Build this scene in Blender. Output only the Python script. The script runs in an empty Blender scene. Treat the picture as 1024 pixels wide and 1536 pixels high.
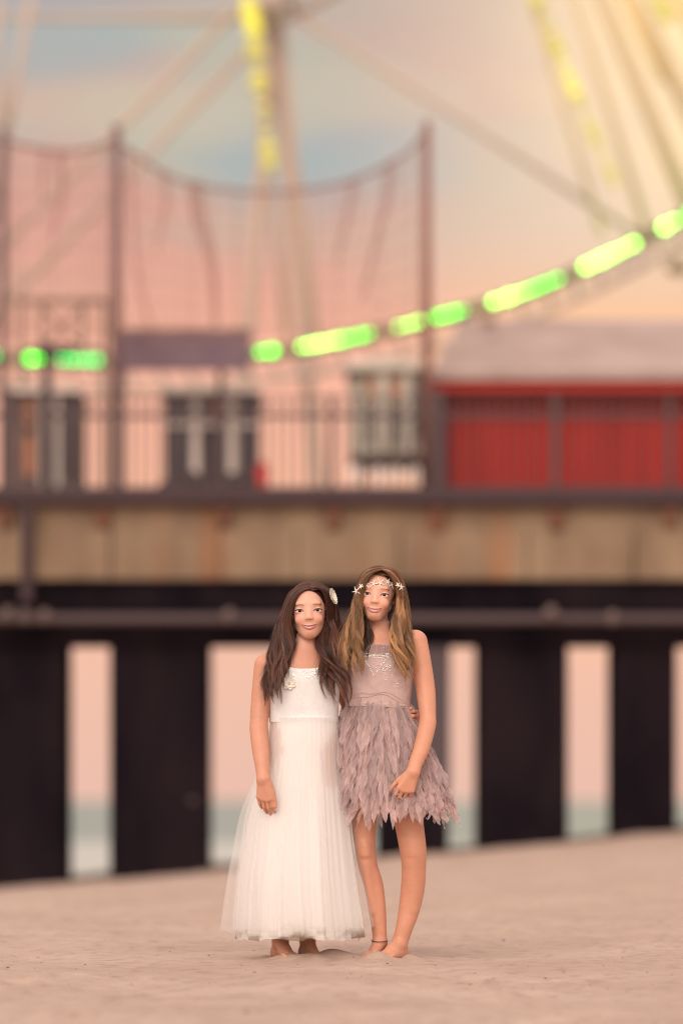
import bpy, math, random
import numpy as np
from mathutils import Vector
from mathutils.bvhtree import BVHTree
random.seed(5); rng = np.random.default_rng(5)
FOC = 5760.0; H = 0.573; Y0 = 14.05; K = FOC / Y0
sc = bpy.context.scene
col = sc.collection

# ------------------------------------------------------------------ helpers
def W(px, py, Y):
    return np.array([(px - 512) * Y / FOC, Y, H + (1200 - py) * Y / FOC])
def P(px, py, d=0.0):                 # point near the girls, d metres behind their plane
    return W(px, py, Y0 + d)
def srgb(*c):
    return tuple(((x / 255) / 12.92 if x / 255 < .04045 else ((x / 255 + .055) / 1.055) ** 2.4) for x in c) + (1,)

class MB:
    def __init__(s): s.v = []; s.f = []; s.n = 0
    def add(s, v, f):
        v = np.asarray(v, float).reshape(-1, 3)
        s.v.append(v); s.f.extend([tuple(i + s.n for i in q) for q in f]); s.n += len(v); return s
    def box(s, x0, x1, y0, y1, z0, z1, bev=0.0):
        if bev <= 0:
            v = [(x, y, z) for x in (x0, x1) for y in (y0, y1) for z in (z0, z1)]
            return s.add(v, [(0, 1, 3, 2), (4, 6, 7, 5), (0, 4, 5, 1), (2, 3, 7, 6), (0, 2, 6, 4), (1, 5, 7, 3)])
        b = bev                                  # vertical edges and top chamfered
        ring = [(x0+b, y0), (x1-b, y0), (x1, y0+b), (x1, y1-b), (x1-b, y1), (x0+b, y1), (x0, y1-b), (x0, y0+b)]
        cx, cy = (x0+x1)/2, (y0+y1)/2
        v = [(x, y, z0) for x, y in ring] + [(x, y, z1-b) for x, y in ring] + [(x+(b if x < cx else -b), y+(b if y < cy else -b), z1) for x, y in ring]
        f = [(i, (i+1) % 8, 8+(i+1) % 8, 8+i) for i in range(8)] + [(8+i, 8+(i+1) % 8, 16+(i+1) % 8, 16+i) for i in range(8)]
        return s.add(v, f + [tuple(range(16, 24)), tuple(range(7, -1, -1))])
    def tube(s, pts, r, n=8, cap=True):
        pts = np.asarray(pts, float); m = len(pts)
        r = np.broadcast_to(np.asarray(r, float), (m,))
        t = np.gradient(pts, axis=0); t /= np.linalg.norm(t, axis=1)[:, None] + 1e-12
        ref = np.array([0, 0, 1.0]) if abs(t[:, 2]).mean() < .8 else np.array([0, 1.0, 0])
        a = np.cross(t, ref); a /= np.linalg.norm(a, axis=1)[:, None] + 1e-12
        b = np.cross(t, a)
        an = np.arange(n) * 2 * math.pi / n
        v = pts[:, None] + r[:, None, None] * (np.cos(an)[None, :, None] * a[:, None] + np.sin(an)[None, :, None] * b[:, None])
        f = [(i*n+j, i*n+(j+1) % n, (i+1)*n+(j+1) % n, (i+1)*n+j) for i in range(m-1) for j in range(n)]
        if cap: f += [tuple(range(n-1, -1, -1)), tuple((m-1)*n+j for j in range(n))]
        return s.add(v.reshape(-1, 3), f)
    def beam(s, a, b, w, h):          # square beam between two points
        a = np.array(a, float); b = np.array(b, float); t = (b-a)/np.linalg.norm(b-a)
        y = np.array([0, 1.0, 0]); u = np.cross(t, y); u /= np.linalg.norm(u)
        v = [p + sx*u*w/2 + sy*y*h/2 for p in (a, b) for sx, sy in ((-1, -1), (1, -1), (1, 1), (-1, 1))]
        return s.add(v, [(0, 1, 5, 4), (1, 2, 6, 5), (2, 3, 7, 6), (3, 0, 4, 7), (0, 3, 2, 1), (4, 5, 6, 7)])
    def ball(s, c, r, n=8, m=6, sc_=(1, 1, 1)):
        th = np.linspace(0, math.pi, m+1)[1:-1]; ph = np.arange(n)*2*math.pi/n
        v = [(math.sin(t)*math.cos(p), math.sin(t)*math.sin(p), math.cos(t)) for t in th for p in ph] + [(0, 0, 1), (0, 0, -1)]
        v = np.array(v)*r*np.array(sc_) + np.array(c); k = (m-1)*n
        f = [(i*n+j, (i+1)*n+j, (i+1)*n+(j+1) % n, i*n+(j+1) % n) for i in range(m-2) for j in range(n)]
        f += [(k, j, (j+1) % n) for j in range(n)] + [(k+1, (m-2)*n+(j+1) % n, (m-2)*n+j) for j in range(n)]
        return s.add(v, f)
    def prism(s, pts, y0, y1):        # outline in x,z given thickness in y
        n = len(pts); v = [(x, y0, z) for x, z in pts] + [(x, y1, z) for x, z in pts]
        return s.add(v, [tuple(range(n)), tuple(range(2*n-1, n-1, -1))] + [(i, i+n, (i+1) % n+n, (i+1) % n) for i in range(n)])
    def build(s, name, mat, parent=None, smooth=False, attr=None):
        v = np.concatenate(s.v) if s.v else np.zeros((0, 3))
        return mesh_obj(name, v, s.f, mat, parent, smooth, attr)

def world_loc(o):
    l = Vector((0, 0, 0))
    while o is not None: l = l + o.location; o = o.parent
    return l
def mesh_obj(name, v, f, mat, parent=None, smooth=False, attr=None, loc=None):
    me = bpy.data.meshes.new(name)
    base = np.array(world_loc(parent)) if parent is not None else np.array(loc if loc is not None else (0, 0, 0), float)
    v = np.asarray(v, float) - base
    if isinstance(f, np.ndarray):
        k = f.shape[1]
        me.vertices.add(len(v)); me.vertices.foreach_set('co', v.astype(np.float32).ravel())
        me.loops.add(f.size); me.loops.foreach_set('vertex_index', f.astype(np.int32).ravel())
        me.polygons.add(len(f)); me.polygons.foreach_set('loop_start', np.arange(0, f.size, k, dtype=np.int32))
        me.update(calc_edges=True); me.validate()
    else:
        me.from_pydata([tuple(p) for p in v], [], f)
    if smooth: me.polygons.foreach_set('use_smooth', np.ones(len(me.polygons), bool))
    if attr is not None:
        for an, arr in attr.items():
            arr = np.asarray(arr, np.float32)
            if arr.ndim == 2:
                a = me.attributes.new(an, 'FLOAT_COLOR', 'POINT')
                a.data.foreach_set('color', np.concatenate([arr, np.ones((len(arr), 1), np.float32)], 1).ravel())
            else:
                a = me.attributes.new(an, 'FLOAT', 'POINT'); a.data.foreach_set('value', arr)
    me.materials.append(mat)
    o = bpy.data.objects.new(name, me); col.objects.link(o)
    if parent is not None: o.parent = parent
    elif loc is not None: o.location = loc
    return o
def tag(o, label=None, cat=None, group=None, kind=None):
    if label: o['label'] = label
    if cat: o['category'] = cat
    if group: o['group'] = group
    if kind: o['kind'] = kind
    return o
def thing(name, loc, label, cat, group=None):
    o = bpy.data.objects.new(name, None); o.location = loc; o.empty_display_size = .2; col.objects.link(o)
    return tag(o, label, cat, group)

def mat(name, c, rough=.7, c2=None, scale=8, bump=0, bscale=40, metal=0, spec=.4, detail=5, coord='Object', stretch=(1, 1, 1), emis=None, es=0):
    m = bpy.data.materials.new(name); m.use_nodes = True; nt = m.node_tree; N = nt.nodes; L = nt.links
    b = N['Principled BSDF']; b.inputs['Roughness'].default_value = rough; b.inputs['Metallic'].default_value = metal
    b.inputs['Specular IOR Level'].default_value = spec
    c = tuple(c)[:3] + (1,)
    b.inputs['Base Color'].default_value = c
    tc = N.new('ShaderNodeTexCoord'); mp = N.new('ShaderNodeMapping'); mp.inputs['Scale'].default_value = stretch
    L.new(tc.outputs[coord], mp.inputs['Vector'])
    if c2 is not None:
        n = N.new('ShaderNodeTexNoise'); n.inputs['Scale'].default_value = scale; n.inputs['Detail'].default_value = detail
        L.new(mp.outputs[0], n.inputs['Vector'])
        r = N.new('ShaderNodeValToRGB'); r.color_ramp.elements[0].position = .35; r.color_ramp.elements[1].position = .65
        r.color_ramp.elements[0].color = c; r.color_ramp.elements[1].color = tuple(c2)[:3] + (1,)
        L.new(n.outputs['Fac'], r.inputs['Fac']); L.new(r.outputs['Color'], b.inputs['Base Color'])
    if bump:
        n2 = N.new('ShaderNodeTexNoise'); n2.inputs['Scale'].default_value = bscale; n2.inputs['Detail'].default_value = 6
        L.new(mp.outputs[0], n2.inputs['Vector'])
        bp = N.new('ShaderNodeBump'); bp.inputs['Strength'].default_value = bump; bp.inputs['Distance'].default_value = .02
        L.new(n2.outputs['Fac'], bp.inputs['Height']); L.new(bp.outputs[0], b.inputs['Normal'])
    if emis is not None:
        b.inputs['Emission Color'].default_value = tuple(emis)[:3] + (1,); b.inputs['Emission Strength'].default_value = es
    return m
def veil(name, c, alpha, trans=.5, c2=None, scale=60, stretch=(1, 1, 1), attr=None):
    """see-through cloth: part transparent, rest diffuse + translucent"""
    m = bpy.data.materials.new(name); m.use_nodes = True; nt = m.node_tree; N = nt.nodes; L = nt.links
    N.remove(N['Principled BSDF']); out = N['Material Output']
    d = N.new('ShaderNodeBsdfDiffuse'); t = N.new('ShaderNodeBsdfTranslucent'); x = N.new('ShaderNodeBsdfTransparent')
    a = N.new('ShaderNodeMixShader'); b = N.new('ShaderNodeMixShader')
    a.inputs[0].default_value = trans; b.inputs[0].default_value = alpha
    L.new(d.outputs[0], a.inputs[1]); L.new(t.outputs[0], a.inputs[2]); L.new(x.outputs[0], b.inputs[1]); L.new(a.outputs[0], b.inputs[2]); L.new(b.outputs[0], out.inputs[0])
    for s in (d, t): s.inputs['Color'].default_value = tuple(c)[:3] + (1,)
    if attr:
        at = N.new('ShaderNodeAttribute'); at.attribute_name = attr
        for s in (d, t): L.new(at.outputs['Color'], s.inputs['Color'])
    elif c2 is not None:
        tc = N.new('ShaderNodeTexCoord'); mp = N.new('ShaderNodeMapping'); mp.inputs['Scale'].default_value = stretch
        n = N.new('ShaderNodeTexNoise'); n.inputs['Scale'].default_value = scale; n.inputs['Detail'].default_value = 4
        L.new(tc.outputs['Object'], mp.inputs[0]); L.new(mp.outputs[0], n.inputs['Vector'])
        r = N.new('ShaderNodeValToRGB'); r.color_ramp.elements[0].position = .35; r.color_ramp.elements[1].position = .65
        r.color_ramp.elements[0].color = tuple(c)[:3]+(1,); r.color_ramp.elements[1].color = tuple(c2)[:3]+(1,)
        L.new(n.outputs['Fac'], r.inputs['Fac'])
        for s in (d, t): L.new(r.outputs[0], s.inputs['Color'])
    return m
def attr_mat(name, attr, rough=.5, spec=.4, sss=0, bump=0, bscale=300, sheen=0, aniso=0):
    m = bpy.data.materials.new(name); m.use_nodes = True; N = m.node_tree.nodes; L = m.node_tree.links
    b = N['Principled BSDF']; a = N.new('ShaderNodeAttribute'); a.attribute_name = attr
    L.new(a.outputs['Color'], b.inputs['Base Color'])
    b.inputs['Roughness'].default_value = rough; b.inputs['Specular IOR Level'].default_value = spec
    if sss:
        b.inputs['Subsurface Weight'].default_value = sss; b.inputs['Subsurface Radius'].default_value = (1, .35, .2); b.inputs['Subsurface Scale'].default_value = .012
    if bump:
        tc = N.new('ShaderNodeTexCoord'); n2 = N.new('ShaderNodeTexNoise'); n2.inputs['Scale'].default_value = bscale
        L.new(tc.outputs['Object'], n2.inputs['Vector']); bp = N.new('ShaderNodeBump'); bp.inputs['Strength'].default_value = bump; bp.inputs['Distance'].default_value = .001
        L.new(n2.outputs['Fac'], bp.inputs['Height']); L.new(bp.outputs[0], b.inputs['Normal'])
    return m

# ------------------------------------------------------------------ smooth value noise in numpy
def vnoise(x, y, seed=0):
    xi = np.floor(x).astype(np.int64); yi = np.floor(y).astype(np.int64); xf = x-xi; yf = y-yi
    def h(a, b):
        n = (a*374761393 + b*668265263 + seed*1442695041) & 0x7fffffff
        n = ((n ^ (n >> 13))*1274126177) & 0x7fffffff
        return ((n ^ (n >> 16)) & 0xffff)/65535.0
    u = xf*xf*(3-2*xf); v = yf*yf*(3-2*yf)
    return (h(xi, yi)*(1-u)+h(xi+1, yi)*u)*(1-v) + (h(xi, yi+1)*(1-u)+h(xi+1, yi+1)*u)*v - .5

# ================================================================== SDF modelling
def smin(a, b, k):
    if k <= 0: return np.minimum(a, b)
    h = np.clip(.5+.5*(b-a)/k, 0, 1)
    return b+(a-b)*h - k*h*(1-h)
def ell(p, c, r):
    c = np.asarray(c, np.float32); r = np.asarray(r, np.float32)
    q = [(p[i]-c[i]) for i in range(3)]
    k0 = np.sqrt(sum((q[i]/r[i])**2 for i in range(3))); k1 = np.sqrt(sum((q[i]/(r[i]*r[i]))**2 for i in range(3)))
    return k0*(k0-1)/np.maximum(k1, 1e-6)
def cap(p, a, b, ra, rb):
    ba = [float(b[i]-a[i]) for i in range(3)]; l2 = sum(x*x for x in ba)+1e-12
    t = sum((p[i]-a[i])*ba[i] for i in range(3))/l2; t = np.clip(t, 0, 1)
    return np.sqrt(sum((p[i]-a[i]-t*ba[i])**2 for i in range(3))) - (ra+(rb-ra)*t)
class Grid:
    def __init__(s, xs, ys, zs):
        s.ax = [np.asarray(a, np.float32) for a in (xs, ys, zs)]
        s.shape = tuple(len(a) for a in s.ax)
    def new(s): return np.full(s.shape, 1.0, np.float32)
    def sl(s, lo, hi):
        out = []
        for i in range(3):
            a = np.searchsorted(s.ax[i], lo[i]); b = np.searchsorted(s.ax[i], hi[i])
            out.append(slice(max(a, 0), min(max(b, a+1), s.shape[i])))
        return tuple(out)
    def pts(s, sl):
        return (s.ax[0][sl[0]][:, None, None], s.ax[1][sl[1]][None, :, None], s.ax[2][sl[2]][None, None, :])
    def put(s, F, fn, lo, hi, k=0.0, op='u'):
        sl = s.sl(lo, hi); p = s.pts(sl); d = fn(p)
        d = np.broadcast_to(d, F[sl].shape)
        if op == 'u': F[sl] = smin(F[sl], d, k)
        else: F[sl] = -smin(-F[sl], d, k)          # subtract
    def chain(s, F, pts, k=.006, kj=None):
        """limb: list of (xyz, r); first joint blends with kj"""
        L = s.new_local = None
        P_ = np.array([q[0] for q in pts]); R_ = np.array([q[1] for q in pts])
        if len(pts) > 3:
            c = catmull(np.concatenate([P_, R_[:, None]], 1), (len(pts)-1)*5+1); P_, R_ = c[:, :3], c[:, 3]; k = 0
        m = R_.max()+.03; lo = P_.min(0)-m; hi = P_.max(0)+m
        sl = s.sl(lo, hi); p = s.pts(sl); d = None
        for i in range(len(P_)-1):
            e = cap(p, P_[i], P_[i+1], R_[i], R_[i+1]); d = e if d is None else (np.minimum(d, e) if k == 0 else smin(d, e, k))
        F[sl] = smin(F[sl], d, kj if kj is not None else k)
def surface_nets(g, F):
    ins = F < 0; nx, ny, nz = F.shape
    cnt = np.zeros((nx-1, ny-1, nz-1), np.int8)
    for a in (0, 1):
        for b in (0, 1):
            for c in (0, 1): cnt += ins[a:nx-1+a, b:ny-1+b, c:nz-1+c]
    act = (cnt > 0) & (cnt < 8); I = np.argwhere(act); n = len(I)
    idx = np.full(act.shape, -1, np.int32); idx[act] = np.arange(n)
    acc = np.zeros((n, 3)); num = np.zeros(n)
    ax = g.ax
    cor = [(a, b, c) for a in (0, 1) for b in (0, 1) for c in (0, 1)]
    for ca in cor:
        for d in range(3):
            if ca[d]: continue
            cb = list(ca); cb[d] = 1
            ia = I+np.array(ca); ib = I+np.array(cb)
            fa = F[ia[:, 0], ia[:, 1], ia[:, 2]]; fb = F[ib[:, 0], ib[:, 1], ib[:, 2]]
            m = (fa < 0) != (fb < 0); t = np.where(m, fa/np.where(m, fa-fb, 1), 0)
            pa = np.stack([ax[i][ia[:, i]] for i in range(3)], 1).astype(float); pb = np.stack([ax[i][ib[:, i]] for i in range(3)], 1)
            acc[m] += (pa+(pb-pa)*t[:, None])[m]; num[m] += 1
    V = acc/num[:, None]; quads = []
    for d in range(3):
        a = [slice(None)]*3; b = [slice(None)]*3; a[d] = slice(0, -1); b[d] = slice(1, None)
        A = ins[tuple(a)]; B = ins[tuple(b)]
        e = np.argwhere(A != B); o1, o2 = [i for i in range(3) if i != d]
        ok = (e[:, o1] > 0) & (e[:, o2] > 0) & (e[:, o1] < F.shape[o1]-1) & (e[:, o2] < F.shape[o2]-1); e = e[ok]
        def at(u, v):
            q = e.copy(); q[:, o1] += u; q[:, o2] += v; return idx[q[:, 0], q[:, 1], q[:, 2]]
        q = np.stack([at(-1, -1), at(0, -1), at(0, 0), at(-1, 0)], 1)
        fl = A[e[:, 0], e[:, 1], e[:, 2]]
        if d == 1: fl = ~fl
        q[~fl] = q[~fl][:, ::-1]
        quads.append(q)
    return V, np.concatenate(quads)
def relax(V, Q, it=1, lam=.5):
    for _ in range(it):
        S = np.zeros_like(V); C = np.zeros(len(V))
        for i in range(4):
            a = Q[:, i]; b = Q[:, (i+1) % 4]
            for x, y in ((a, b), (b, a)):
                for c in range(3): S[:, c] += np.bincount(x, V[y, c], len(V))
                C += np.bincount(x, minlength=len(V))
        V = V+(S/np.maximum(C, 1)[:, None]-V)*lam
    return V

class Loft:
    """torso: stacked ellipses"""
    def __init__(s, rows):                                       # (py, cx, hw px, ry m, depth m)
        rows = sorted(rows, key=lambda r: -r[0])
        s.z = np.array([H+(1200-r[0])/K for r in rows]); s.cx = np.array([(r[1]-512)/K for r in rows])
        s.rx = np.array([r[2]/K for r in rows]); s.ry = np.array([r[3] for r in rows]); s.cy = np.array([Y0+r[4] for r in rows])
        zz = np.linspace(s.z[0], s.z[-1], 400); ker = np.ones(21)/21
        def sm(a):
            v = np.interp(zz, s.z, a); return np.convolve(np.pad(v, 10, 'edge'), ker, 'valid')
        s.zz = zz; s.t = [sm(a) for a in (s.cx, s.rx, s.cy, s.ry)]
    def at(s, z): return [np.interp(z, s.zz, a) for a in s.t]
    def sdf(s, p):
        z = p[2]; cx, rx, cy, ry = s.at(z)
        ax = np.abs((p[0]-cx)/rx); ay = np.abs((p[1]-cy)/ry)
        k = (ax**2.3+ay**2.3)**(1/2.3)
        d = (k-1)*np.minimum(rx, ry)
        dz = np.maximum(s.z[0]-z, z-s.z[-1])
        return np.maximum(d, dz)

def rot_frame(roll, yaw, pitch=0):
    """columns: ex (image right), ef (towards camera), ez (up) in world"""
    ex = np.array([1, 0, 0.]); ef = np.array([0, -1., 0]); ez = np.array([0, 0, 1.])
    def rotv(v, k, a): return v*math.cos(a)+np.cross(k, v)*math.sin(a)+k*np.dot(k, v)*(1-math.cos(a))
    for k, a in ((ez.copy(), yaw), (ef.copy(), roll)):
        ex, ef, ez = [rotv(v, k, a) for v in (ex, ef, ez)]
    k = ex.copy(); ex, ef, ez = [rotv(v, k, pitch) for v in (ex, ef, ez)]
    return np.stack([ex, ef, ez])
CR = (.068, .088, .079); CC = (0, -.012, .024)
def head_core(p, sc_=1.0):
    d = ell(p, CC, CR)
    d = smin(d, ell(p, (0, .018, -.030), (.0525, .064, .068)), .022)
    d = smin(d, ell(p, (0, .042, -.078), (.022, .034, .023)), .030)
    for s in (-1, 1):
        d = smin(d, ell(p, (s*.031, .0595, -.031), (.018, .0175, .0155)), .018)
        d = smin(d, ell(p, (s*.022, .064, .026), (.022, .012, .009)), .014)
        d = smin(d, cap(p, (s*.041, -.01, -.045), (s*.010, .05, -.089), .013, .010), .02)
        d = -smin(-d, ell(p, (s*.0325, .0955, .002), (.018, .020, .0115)), .010)
    return d
def front(x, z, fn=head_core):
    lo = np.full_like(x, .03); hi = np.full_like(x, .14)
    for _ in range(26):
        m = (lo+hi)/2; d = fn((x, m, z)); lo = np.where(d < 0, m, lo); hi = np.where(d < 0, hi, m)
    return (lo+hi)/2
MW = .0275
def zup(x): return -.0570+.0078*(np.abs(x)/MW)**2
def zlo(x): return -.0638+.0146*(np.abs(x)/MW)**2
_x = np.array([-.0325, 0.0]); _z = np.array([0.0, -.06]); _f = front(_x, _z)
EYF = float(_f[0])-.0075; MOF = float(_f[1])
lipx = np.linspace(-1, 1, 13)*MW
lipf = front(lipx, zup(lipx))
def head_full(p):
    d = head_core(p)
    # nose
    fN = float(front(np.array([0.]), np.array([.008]))[0]); fT = float(front(np.array([0.]), np.array([-.033]))[0])
    d = smin(d, cap(p, (0, fN-.0080, .010), (0, fT+.0042, -.0240), .0050, .0074), .015)
    for s in (-1, 1): d = smin(d, ell(p, (s*.0080, fT-.0015, -.0275), (.0052, .0076, .0050)), .009)
    for s in (-1, 1): d = -smin(-d, ell(p, (s*.0052, fT+.0040, -.0330), (.0030, .0045, .0020)), .0025)
    # eyelids with an almond opening
    for s in (-1, 1):
        d = smin(d, ell(p, (s*.0325, EYF, .0003), (.0162, .0150, .0145)), .004)
        u = (p[0]-s*.0325)/.0145; zz = p[2]-.0014*s*u
        hu = .0057*np.clip(1-u*u, 0, 1)**.7; hl = .0040*np.clip(1-u*u, 0, 1)**.7
        cut = np.maximum(np.maximum(zz-hu, -zz-hl), (EYF+.002)-p[1])
        cut = np.where(np.abs(u) > 1, .01, cut)
        d = np.maximum(d, -cut)
    # lips
    for i in range(12):
        xa, xb = lipx[i], lipx[i+1]
        ra, rb = [(.0027*(1-.62*(abs(x)/MW)**2)) for x in (xa, xb)]
        d = smin(d, cap(p, (xa, lipf[i]-.0005, zup(xa)+.0020*(1-.7*(xa/MW)**2)), (xb, lipf[i+1]-.0005, zup(xb)+.0020*(1-.7*(xb/MW)**2)), ra, rb), .003)
        d = smin(d, cap(p, (xa, lipf[i]-.0010, zlo(xa)-.0028*(1-.7*(xa/MW)**2)), (xb, lipf[i+1]-.0010, zlo(xb)-.0028*(1-.7*(xb/MW)**2)), ra*1.15, rb*1.15), .003)
    lf = np.interp(p[0], lipx, lipf)
    cut = np.maximum(np.maximum(p[2]-zup(p[0])-.0006, zlo(p[0])+.0004-p[2]), lf-.012-p[1]); cut = np.where(np.abs(p[0]) > MW*.97, .01, cut)
    d = np.maximum(d, -cut)
    # ears
    for s in (-1, 1): d = smin(d, ell(p, (s*.069, -.008, -.012), (.008, .017, .028)), .006)
    return d

def warp(l, hp):
    kz, kx = hp; x, f, z = l
    zz = np.minimum(z+.066, 0); t = np.clip((-.040-z)/.045, 0, 1); t = t*t*(3-2*t)
    e = np.maximum(np.abs(x)-.024, 0); x2 = np.sign(x)*(np.abs(x)+kx*e*t)
    return [x2, f, z+zz*kz]
HP_A = (.12, -.02); HP_B = (.28, .42)
def hand(g, F, wr, Ld, Td, Nd, scl=1.0, curl=(20, 25, 15), spread=4, thumb=(1.0, .35, .35), r0=.022, curls=None):
    """Ld along fingers, Td towards thumb side, Nd where the palm faces"""
    wr = np.array(wr, float); L = np.array(Ld, float); L /= np.linalg.norm(L)
    T = np.array(Td, float); T -= L*np.dot(T, L); T /= np.linalg.norm(T); Nn = np.cross(L, T)
    if np.dot(Nn, Nd) < 0: Nn = -Nn
    q = lambda l, t, n=0: wr + scl*(l*L+t*T+n*Nn)
    lo = wr-.19; hi = wr+.19; sl = g.sl(lo, hi); p = g.pts(sl)
    base = [(.072, .026), (.075, .009), (.071, -.008), (.063, -.024)]
    d = None
    for l, t in base:
        e = cap(p, q(.0, t*.45), q(l, t), .0135*scl, .0098*scl); d = e if d is None else smin(d, e, .012)
    d = smin(d, cap(p, q(.02, .012, .006), q(.05, .016, .005), .014*scl, .011*scl), .012)
    tips = []
    lens = (.064, .071, .066, .052); rad = (.0078, .0080, .0076, .0068)
    for i, (l, t) in enumerate(base):
        cl = curls[i] if curls else curl; a = 0; pos = q(l, t); sp = math.radians(spread)*(1.2-i*.8)
        dL = L*math.cos(sp)+T*math.sin(sp); fd = None
        for j, fr in enumerate((.45, .31, .24)):
            a += math.radians(cl[j]); dr = dL*math.cos(a)+Nn*math.sin(a); nx = pos+dr*lens[i]*fr*scl
            e = cap(p, pos, nx, rad[i]*scl*(1-.08*j), rad[i]*scl*(1-.08*(j+1))); fd = e if fd is None else smin(fd, e, .0015); pos = nx
        tips.append((pos, dr, np.cross(dr, T) if False else -(Nn*math.cos(a)-dL*math.sin(a)), rad[i]*scl*.78)); d = smin(d, fd, .0025 if False else .002)
    tb = q(.018, .020, .006); dr = L*thumb[0]+T*thumb[1]+Nn*thumb[2]; dr /= np.linalg.norm(dr); pos = tb
    td = None
    for j, (ln, r) in enumerate(((.034, .0120), (.028, .0092), (.024, .0080))):
        nx = pos+dr*ln*scl; e = cap(p, pos, nx, r*scl, r*scl*.86); td = e if td is None else smin(td, e, .003); pos = nx
        dr = dr+L*.22-T*.10; dr /= np.linalg.norm(dr)
    d = smin(d, td, .008)
    tips.append((pos, dr, -Nn, .0066*scl))
    F[sl] = smin(F[sl], d, .010)
    return tips
def foot(g, F, ankle, heel, toe, s=1.0, k=.01, side=1):
    a = np.array(ankle); h = np.array(heel); t = np.array(toe); D = t-h; D[2] = 0; Ln = np.linalg.norm(D); D /= Ln
    S = np.array([-D[1], D[0], 0])*side; Z = np.array([0, 0, 1.])
    g.chain(F, [(a, .026*s), (h+Z*.022, .027*s)], .01, k)
    g.chain(F, [(a+D*.01, .026*s), (h+D*Ln*.45+Z*.030, .024*s), (h+D*Ln*.74+Z*.014+S*.008, .0165*s)], .01, .014)
    g.chain(F, [(h+Z*.018, .024*s), (h+D*Ln*.70+Z*.012-S*.022, .014*s)], .01, .014)
    for i in range(5):
        off = (.024, .009, -.004, -.016, -.027)[i]; ln = (1.0, .985, .95, .90, .85)[i]; r = (.0115, .0085, .0078, .0074, .007)[i]
        b = h+D*Ln*(ln-.20)+S*off+Z*.013; m = h+D*Ln*(ln-.09)+S*off*1.05+Z*.013; e = h+D*Ln*ln+S*off*1.05+Z*.008
        g.chain(F, [(b, r*1.05), (m, r), (e, r*.95)], .003, .004)

# ================================================================== hair
def catmull(pts, m):
    pts = np.asarray(pts, float); n = len(pts); t = np.linspace(0, n-1, m); i = np.minimum(t.astype(int), n-2); f = (t-i)[:, None]
    p0 = pts[np.maximum(i-1, 0)]; p1 = pts[i]; p2 = pts[i+1]; p3 = pts[np.minimum(i+2, n-1)]
    return .5*((2*p1)+(-p0+p2)*f+(2*p0-5*p1+4*p2-p3)*f*f+(-p0+3*p1-3*p2+p3)*f**3)
def strands_mesh(C, R, shade, tint):
    """C (n,m,3) centre lines, R (n,m) radii -> three-sided tubes"""
    n, m, _ = C.shape
    T = np.gradient(C, axis=1); T /= np.linalg.norm(T, axis=2)[..., None]+1e-9
    A = np.cross(T, np.array([0, 1.0, 0])); A /= np.linalg.norm(A, axis=2)[..., None]+1e-9; B = np.cross(T, A)
    V = np.stack([C+R[..., None]*(math.cos(a)*A+math.sin(a)*B) for a in (0.5, 2.594, 4.689)], 2)     # n,m,3,3
    base = (np.arange(n)*m*3)[:, None, None]+(np.arange(m-1)*3)[None, :, None]; j = np.arange(3)[None, None, :]; j2 = (j+1) % 3
    Q = np.stack([base+j, base+j2, base+3+j2, base+3+j], -1).reshape(-1, 4)
    c = tint.repeat(3, axis=1).reshape(-1, 3) if tint.ndim == 3 else np.repeat(tint, m*3, 0)
    return V.reshape(-1, 3), Q, c

def cap_strands(Rm, hc, hs, part, colA, colB, seed, n=1500, M=26):
    """short strands combed over the scalp from the parting"""
    r = np.random.default_rng(seed); C = []; T = []; Rr = []
    for i in range(n):
        s_ = -1 if r.random() < .5 else 1; w = r.random()**1.6; t = np.linspace(0, 1, M); th = t*(1.85+.25*r.random())
        q_ = np.clip(th/1.57, 0, 1); f = .0615-.025*q_*q_*(3-2*q_)-w*.132+.004*np.sin(t*5+r.random()*6)*w-.012*np.clip(th-1.5, 0, 1)
        off = .0030+.0028*r.random()+.002*np.sin(t*3.1)
        rho = np.sqrt(np.clip(1-((f-CC[1])/(CR[1]+off))**2, .02, 1))
        x = s_*(CR[0]+off)*rho*np.sin(th)+part*np.cos(np.clip(th, 0, 1.57)); z = CC[2]+(CR[2]+off)*rho*np.cos(th)
        C.append(np.stack([x, f, z], 1)*hs@Rm+hc); k = np.clip(.35+.35*r.normal(), 0, 1)
        T.append((colA*(1-k)+colB*k)*(.6+.6*r.random())); Rr.append(np.full(M, .0006+.0004*r.random()))
    return strands_mesh(np.array(C), np.array(Rr), None, np.array(T))

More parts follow.
